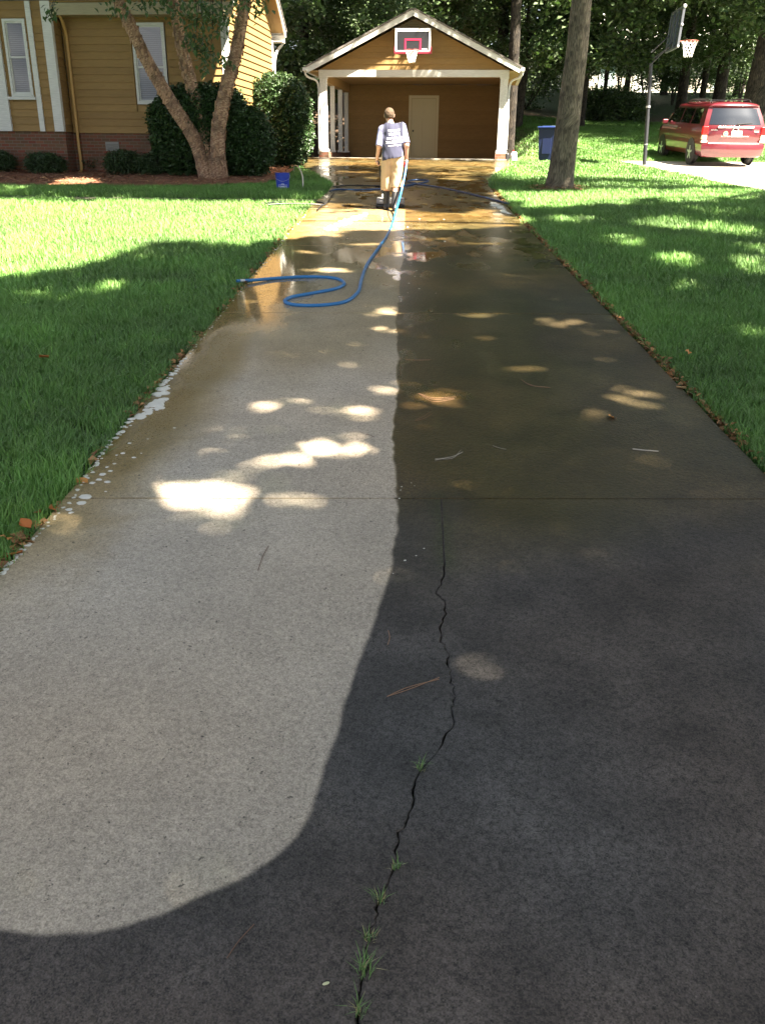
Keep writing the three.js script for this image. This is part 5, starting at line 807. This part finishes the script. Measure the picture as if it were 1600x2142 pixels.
  part('emblem', new THREE.TorusGeometry(0.06, 0.014, 10, 30).scale(1.35, 0.8, 1).translate(-0.01, 1.04, 0.018), chrome, v);
  part('name_badge', [[-0.64, 0.2], [0.64, 0.16]].flatMap(([x, w]) => [0, 1, 2, 3, 4].map((i) => box(w / 7, 0.03, 0.008, x + (i - 2) * w / 5, 1.02, -0.03 - 0.01 * Math.abs(x)))), chrome, v);
  part('badge_bar', rbox(0.15, 0.022, 0.01, 0.004, 0.65, 0.975, -0.03), chrome, v);
  const plate = canvasTex(256, 128, (c, w, h) => { c.fillStyle = '#e6e2e2'; c.fillRect(0, 0, w, h); c.fillStyle = '#b84a55'; c.fillRect(40, 10, 176, 10); c.font = 'bold 62px sans-serif'; c.textAlign = 'center'; c.fillStyle = '#a8606a'; c.fillText('ZWB-3106', 128, 86, 226); c.fillStyle = '#7d8699'; c.fillRect(60, 106, 136, 9); });
  part('number_plate', new THREE.PlaneGeometry(0.32, 0.16).translate(0.04, 0.92, 0.02), std(0xffffff, 0.5, { map: plate }), v);
  const st = canvasTex(128, 128, (c) => { c.fillStyle = '#b9a183'; c.beginPath(); c.arc(64, 64, 62, 0, 7); c.fill(); c.fillStyle = '#2e4a58'; c.beginPath(); c.arc(64, 64, 50, 0, 7); c.fill(); c.fillStyle = '#4f86c4'; c.beginPath(); c.arc(72, 72, 26, 0, 7); c.fill(); c.fillStyle = '#d7dde0'; c.beginPath(); c.moveTo(50, 62); c.lineTo(72, 44); c.lineTo(86, 62); c.fill(); });
  part('round_sticker', new THREE.CircleGeometry(0.075, 28).translate(-0.29, 0.92, 0.014), std(0xffffff, 0.5, { map: st }), v);
  shade(v);
}
function mergeSmooth(g) { // shared normals for nearly equal corners, hard edges kept
  const p = g.attributes.position, key = new Map(), n = []; g.computeVertexNormals(); const fn = g.attributes.normal;
  const id = (i) => Math.round(p.getX(i) * 2000) + '_' + Math.round(p.getY(i) * 2000) + '_' + Math.round(p.getZ(i) * 2000);
  for (let i = 0; i < p.count; i++) { const k = id(i); if (!key.has(k)) key.set(k, []); key.get(k).push(V(fn.getX(i), fn.getY(i), fn.getZ(i))); }
  for (let i = 0; i < p.count; i++) { const f = V(fn.getX(i), fn.getY(i), fn.getZ(i)), s = V(0, 0, 0); for (const q of key.get(id(i))) { const d = q.dot(f); if (Math.abs(d) > 0.72) s.addScaledVector(q, Math.sign(d)); } s.normalize(); n.push(s.x, s.y, s.z); }
  g.setAttribute('normal', new THREE.Float32BufferAttribute(n, 3)); return g;
}

// ---------------------------------------------------------------- the worker and his surface cleaner
{
  const smin = (a, b, k) => { const h = clamp(0.5 + 0.5 * (b - a) / k); return lerp(b, a, h) - k * h * (1 - h); };
  const cap = (a, b, ra, rb, sq = 1) => (x, y, z) => { const bx = b[0] - a[0], by = b[1] - a[1], bz = b[2] - a[2], t = clamp(((x - a[0]) * bx + (y - a[1]) * by + (z - a[2]) * bz) / (bx * bx + by * by + bz * bz)), dz = (z - a[2] - bz * t) * sq; return Math.sqrt((x - a[0] - bx * t) ** 2 + (y - a[1] - by * t) ** 2 + dz * dz) - lerp(ra, rb, t); };
  const blend = (list, k) => (x, y, z) => { let d = 1e3; for (const f of list) d = smin(d, f(x, y, z), k); return d; };
  function mesh(f, c, half, N) {
    const mc = new MarchingCubes(N, new THREE.MeshBasicMaterial(), false, false, 120000); mc.isolation = 0; const h = N / 2;
    for (let k = 0; k < N; k++) for (let j = 0; j < N; j++) for (let i = 0; i < N; i++) mc.field[k * N * N + j * N + i] = -f(c[0] + (i - h) / h * half, c[1] + (j - h) / h * half, c[2] + (k - h) / h * half);
    mc.update(); const n = mc.count ?? mc.geometry.drawRange.count, g = new THREE.BufferGeometry(), pp = mc.positionArray.slice(0, n * 3), e = half / 200;
    const nn = new Float32Array(n * 3); for (let i = 0; i < n; i++) { for (let a = 0; a < 3; a++) pp[i * 3 + a] = pp[i * 3 + a] * half + c[a]; const [x, y, z] = [pp[i * 3], pp[i * 3 + 1], pp[i * 3 + 2]], v = V(f(x + e, y, z) - f(x - e, y, z), f(x, y + e, z) - f(x, y - e, z), f(x, y, z + e) - f(x, y, z - e)).normalize(); nn.set([v.x, v.y, v.z], i * 3); }
    g.setAttribute('position', new THREE.BufferAttribute(pp, 3)); g.setAttribute('normal', new THREE.BufferAttribute(nn, 3)); return g;
  }
  // joints: x to the right, y up, z towards the viewer
  const J = { hipL: [-0.085, 0.87, 0], hipR: [0.1, 0.88, 0], kneeL: [-0.085, 0.47, -0.13], kneeR: [0.085, 0.47, -0.01], ankL: [-0.085, 0.09, -0.1], ankR: [0.055, 0.1, 0.14], toeL: [-0.1, 0.035, -0.27], toeR: [0.06, 0.035, -0.03], pel: [0.01, 0.93, 0], mid: [0.01, 1.12, -0.03], chest: [0.0, 1.28, -0.08], neck: [-0.03, 1.44, -0.13], head: [-0.05, 1.575, -0.17], shL: [-0.175, 1.335, -0.1], shR: [0.185, 1.385, -0.1], elL: [-0.225, 1.075, -0.03], elR: [0.255, 1.1, 0.03], wrL: [-0.262, 0.855, -0.14], wrR: [0.262, 0.88, -0.09] };
  const g = thing('person', 'person in a blue lettered shirt, khaki shorts and black boots washing the drive', 'person', [MAN.x, MAN.y, MAN.z], 0.03);
  const skinM = lin(0.55, 0.33, 0.24, 0.6), shirtM = null;
  const body = blend([cap(J.hipL, J.kneeL, 0.085, 0.06), cap(J.kneeL, J.ankL, 0.06, 0.04), cap(J.hipR, J.kneeR, 0.085, 0.06), cap(J.kneeR, J.ankR, 0.06, 0.04), cap(J.pel, J.mid, 0.13, 0.12, 1.25), cap(J.mid, J.chest, 0.12, 0.14, 1.2), cap(J.shL, J.shR, 0.052, 0.052), cap(J.chest, J.neck, 0.11, 0.055), cap(J.neck, [J.head[0], J.head[1] - 0.06, J.head[2]], 0.053, 0.055), cap(J.shL, J.elL, 0.05, 0.043), cap(J.elL, J.wrL, 0.044, 0.03), cap(J.shR, J.elR, 0.05, 0.043), cap(J.elR, J.wrR, 0.044, 0.03)], 0.035);
  const headF = (() => { const [hx, hy, hz] = J.head, skull = (x, y, z) => (Math.sqrt(((x - hx) / 0.08) ** 2 + ((y - hy - 0.012) / 0.11) ** 2 + ((z - hz) / 0.096) ** 2) - 1) * 0.08; const l = [skull, cap([hx, hy - 0.05, hz - 0.03], [hx, hy - 0.09, hz - 0.06], 0.055, 0.035), cap([hx, hy - 0.01, hz - 0.09], [hx, hy - 0.035, hz - 0.11], 0.012, 0.017), cap([hx, hy - 0.06, hz - 0.03], [hx + 0.01, hy - 0.14, hz + 0.005], 0.052, 0.053)], ear = (s) => cap([hx + s * 0.08, hy + 0.012, hz + 0.005], [hx + s * 0.083, hy - 0.025, hz], 0.015, 0.01, 0.7), eye = (s) => cap([hx + s * 0.03, hy + 0.005, hz - 0.09], [hx + s * 0.032, hy + 0.005, hz - 0.092], 0.013, 0.013), mouth = cap([hx - 0.022, hy - 0.06, hz - 0.095], [hx + 0.022, hy - 0.06, hz - 0.095], 0.008, 0.008); const b = blend(l, 0.02); return (x, y, z) => Math.min(smin(b(x, y, z), Math.min(ear(-1)(x, y, z), ear(1)(x, y, z)), 0.008), Math.max(eye(-1)(x, y, z), -1), Math.min(eye(1)(x, y, z), mouth(x, y, z))); })();
  function hand(w, s, grip) { // palm and five fingers closed round a bar that runs away from the viewer
    const [x, y, z] = w, list = [cap([x, y, z], [x, y - 0.035, z - 0.015], 0.028, 0.03), cap([x - s * 0.004, y - 0.05, z + 0.012], [x - s * 0.004, y - 0.06, z - 0.05], 0.023, 0.02)];
    [[0.02, 0.088], [-0.003, 0.095], [-0.026, 0.09], [-0.048, 0.075]].forEach(([dz, L]) => { const a = [x - s * 0.006, y - 0.07, z + dz], b = [x - s * 0.016, y - 0.07 - L * 0.28, z + dz - 0.002], c = [x - s * 0.04, y - 0.07 - L * 0.36, z + dz - 0.002], d = [x - s * 0.05, y - 0.07 - L * 0.08, z + dz]; list.push(cap(a, b, 0.0095, 0.009), cap(b, c, 0.009, 0.0085), cap(c, d, 0.0085, 0.0075)); });
    list.push(cap([x - s * 0.012, y - 0.035, z - 0.025], [x - s * 0.04, y - 0.05, z - 0.045], 0.012, 0.0105), cap([x - s * 0.04, y - 0.05, z - 0.045], [x - s * 0.052, y - 0.072, z - 0.035], 0.0105, 0.009));
    return blend(list, 0.006);
  }
  const parts = [mesh(body, [0, 0.85, 0], 0.92, 132), mesh(headF, [J.head[0], J.head[1] - 0.02, J.head[2]], 0.17, 72), mesh(hand(J.wrL, -1), [J.wrL[0], J.wrL[1] - 0.06, J.wrL[2] - 0.01], 0.12, 68), mesh(hand(J.wrR, 1), [J.wrR[0], J.wrR[1] - 0.06, J.wrR[2] - 0.01], 0.12, 68)];
  const bodyMesh = part('body', parts, skinM, g);
  const [hx, hy, hz] = J.head, hairF = (x, y, z) => { const d = (Math.sqrt(((x - hx) / 0.09) ** 2 + ((y - hy - 0.02) / 0.107) ** 2 + ((z - hz - 0.004) / 0.106) ** 2) - 1) * 0.085 + 0.006 * (vnoise(x * 60 + 9, y * 60 + z * 40) - 0.5); return Math.max(d, (hy - 0.055) - y - Math.max(0, hz - z) * 1.3); };
  part('hair', mesh(hairF, [hx, hy + 0.01, hz], 0.16, 64), lin(0.06, 0.037, 0.019, 0.85), g);
  const fold = (x, y, z) => 0.022 * (fbm(x * 9 + y * 4, y * 5 - x * 3 + z * 2, 2) - 0.5) + 0.006 * (vnoise(x * 30 + 5, y * 7 + 3) - 0.5);
  // loose shirt with elbow sleeves
  const torso = blend([cap([0.015, 0.88, 0.01], [0.01, 1.12, -0.03], 0.192, 0.17, 1.12), cap([0.01, 1.12, -0.03], [0, 1.3, -0.09], 0.168, 0.165, 1.25), cap([-0.13, 1.335, -0.1], [0.14, 1.375, -0.1], 0.085, 0.085), cap([0, 1.3, -0.09], J.neck, 0.14, 0.08)], 0.06), sl = cap([-0.172, 1.33, -0.1], J.elL, 0.078, 0.068), sr = cap([0.18, 1.378, -0.1], J.elR, 0.078, 0.068);
  const cut = (p, q, over, x, y, z) => { const dx = q[0] - p[0], dy = q[1] - p[1], dz = q[2] - p[2], L = Math.sqrt(dx * dx + dy * dy + dz * dz); return ((x - q[0]) * dx + (y - q[1]) * dy + (z - q[2]) * dz) / L - over; };
  const shirtF = (x, y, z) => { const t = Math.max(torso(x, y, z), 0.87 + 0.22 * x - y, y - 1.452), a = Math.max(sl(x, y, z), cut(J.shL, J.elL, 0.0, x, y, z)), b = Math.max(sr(x, y, z), cut(J.shR, J.elR, -0.02, x, y, z)); return smin(smin(t, a, 0.05), b, 0.05) + fold(x, y, z); };
  const sg = mesh(shirtF, [0.01, 1.17, -0.02], 0.36, 88), sp = sg.attributes.position, sn = sg.attributes.normal, uv = []; for (let i = 0; i < sp.count; i++) { if (sn.getZ(i) > 0.15) uv.push((sp.getX(i) + 0.3) / 0.6, (sp.getY(i) - 0.85) / 0.65); else uv.push(Math.abs(sp.getX(i) - 0.01) > 0.175 ? 0.05 : 0.3, 0.02); } sg.setAttribute('uv', new THREE.Float32BufferAttribute(uv, 2));
  const print = canvasTex(1024, 1024, (c) => { c.fillStyle = '#2f3145'; c.fillRect(0, 0, 1024, 1024); c.fillStyle = '#77799a'; c.fillRect(0, 0, 230, 1024); c.fillRect(826, 0, 198, 1024); c.save(); c.translate(512, 0); c.rotate(-0.1); c.fillStyle = '#f4f4f6'; c.textAlign = 'center'; c.font = 'bold 84px sans-serif'; c.fillText('Pressure', 30, 300, 400); c.fillText('Washing', 30, 390, 400); c.font = 'bold 70px sans-serif'; c.fillText('Charlotte, NC', 20, 490, 470); c.font = 'bold 92px sans-serif'; c.fillText('704.555.7255', 14, 598, 520); c.font = 'bold 44px sans-serif'; c.fillText('www.washing.com', 14, 668, 480); c.restore(); });
  part('shirt', sg, std(0xffffff, 0.9, { map: print }), g);
  const legs = (s) => { const h = s < 0 ? J.hipL : J.hipR, k = s < 0 ? J.kneeL : J.kneeR, lo = s < 0 ? 0.35 : 0.4; return (x, y, z) => Math.max(cap(h, [k[0], lo - 0.02, k[2]], 0.112, 0.098)(x, y, z), lo - y); };
  const seat = cap([-0.05, 0.9, 0.01], [0.07, 0.91, 0.01], 0.125, 0.125, 1.15), shortsF = (x, y, z) => Math.max(smin(smin(legs(-1)(x, y, z), legs(1)(x, y, z), 0.02), seat(x, y, z), 0.05) + 1.3 * fold(x + 3, y, z), y - 1.0);
  part('shorts', mesh(shortsF, [0.01, 0.67, 0], 0.37, 84), lin(0.42, 0.32, 0.21, 0.9), g);
  for (const s of [-1, 1]) { const a = s < 0 ? J.ankL : J.ankR, t = s < 0 ? J.toeL : J.toeR, k = s < 0 ? J.kneeL : J.kneeR, f = blend([cap([lerp(a[0], k[0], 0.6), 0.31, lerp(a[2], k[2], 0.6)], a, 0.063, 0.05), cap([a[0], 0.045, a[2] + 0.035], [t[0], 0.042, t[2]], 0.046, 0.048)], 0.03), bf = (x, y, z) => Math.max(f(x, y, z), y - 0.325, -y); part('boot', mesh(bf, [a[0], 0.16, a[2] - 0.05], 0.22, 64), lin(0.016, 0.016, 0.018, 0.5), g); }
  shade(g);
  // surface cleaner: low square hood pushed ahead of his boots, with a frame up to the hands
  const c = thing('surface_cleaner', 'low grey pressure washer surface cleaner pushed in front of the boots', 'cleaner', [MAN.x, MAN.y, MAN.z]);
  const hood = part('hood', [rbox(0.52, 0.1, 0.4, 0.025, -0.02, 0.1 + 0.03, -0.62)], lin(0.2, 0.2, 0.22, 0.45), c); part('skirt', rbox(0.54, 0.04, 0.42, 0.012, -0.02, 0.055, -0.62), M.black, hood); part('top_cover', rbox(0.5, 0.015, 0.38, 0.006, -0.02, 0.188, -0.62), lin(0.6, 0.6, 0.6, 0.4), hood);
  for (const x of [-0.165, -0.125]) part('white_knob', [cyl(0.02, 0.022, 0.04, 14, x, 0.215, -0.48), new THREE.SphereGeometry(0.022, 12, 8).translate(x, 0.238, -0.48)], lin(0.85, 0.85, 0.84, 0.4), hood);
  part('caster', [-0.22, 0.18].map((x) => cyl(0.035, 0.035, 0.03, 16).rotateZ(1.57).translate(x, 0.022 + 0.014, -0.44)), M.black, hood);
  const hl = V(J.wrL[0] + 0.032, J.wrL[1] - 0.08, J.wrL[2]), hr = V(J.wrR[0] - 0.032, J.wrR[1] - 0.08, J.wrR[2]);
  part('handle_bar', [bar(hl.clone().add(V(0, 0.04, 0.07)), hl.clone().add(V(0, -0.03, -0.08)), 0.013), bar(hl.clone().add(V(0, -0.03, -0.08)), V(-0.16, 0.19, -0.62), 0.013), bar(hr.clone().add(V(0, 0.04, 0.07)), hr.clone().add(V(0, -0.03, -0.08)), 0.013), bar(hr.clone().add(V(0, -0.03, -0.08)), V(0.12, 0.19, -0.62), 0.013), bar(hl.clone().add(V(0, -0.04, -0.09)), hr.clone().add(V(0, -0.04, -0.09)), 0.011)], M.darkMetal, c);
  part('trigger_grip', rbox(0.03, 0.09, 0.05, 0.01, hr.x, hr.y - 0.03, hr.z + 0.04), lin(0.45, 0.03, 0.02, 0.5), c);
  shade(c);
}

// ---------------------------------------------------------------- neighbouring house far behind the trees, and a pale shed
{
  const a = atZ(1395, 205, -68), h = thing('neighbour_house', 'pale house with a white garage door far behind the trees above the red van', 'house', [a.x, gy(a.x, -68) - 0.3, -68], 0.05), w = lin(0.72, 0.70, 0.66, 0.8);
  const wall = part('wall', [span(-7, 7, 0, 2.9, -5, 0)], lin(0.55, 0.5, 0.43, 0.8), h); part('roof', [hexa([[-7.5, 2.9, -6], [7.5, 2.9, -6], [7, 5.6, -2.6], [-7, 5.6, -2.6], [-7.5, 2.9, 0.6], [7.5, 2.9, 0.6], [7, 5.6, -2.4], [-7, 5.6, -2.4]])], lin(0.75, 0.73, 0.7, 0.8), h);
  for (const x of [-4.4, 0.2, 3.6]) { const f = part('window', [span(x - 0.6, x + 0.6, 0.7, 2.3, 0.003, 0.06)], w, wall); part('pane', span(x - 0.5, x + 0.5, 0.8, 2.2, 0.061, 0.07), lin(0.45, 0.55, 0.58, 0.15), f); }
  part('garage_door', span(-2.6, -0.8, 0, 2.3, 0.003, 0.05), w, wall);
  const b = atZ(1096, 204, -62), s = thing('pale_shed', 'low pale roofed shed seen between the carport and the grey barked tree', 'shed', [b.x, gy(b.x, -62) - 0.2, -62], -0.2);
  part('wall', span(-1.6, 1.6, 0, 1.5, -2, 0), lin(0.3, 0.3, 0.28, 0.8), s); part('roof', hexa([[-1.8, 1.5, -2.2], [1.8, 1.5, -2.2], [1.8, 1.75, -2.2], [-1.8, 1.75, -2.2], [-1.8, 1.35, 0.3], [1.8, 1.35, 0.3], [1.8, 1.6, 0.3], [-1.8, 1.6, 0.3]]), w, s); part('window', [span(-1.2, -0.3, 0.5, 1.2, 0.003, 0.04), span(0.2, 1.1, 0.5, 1.2, 0.003, 0.04)], lin(0.1, 0.1, 0.1, 0.3), s);
}
renderer.render(scene, camera);
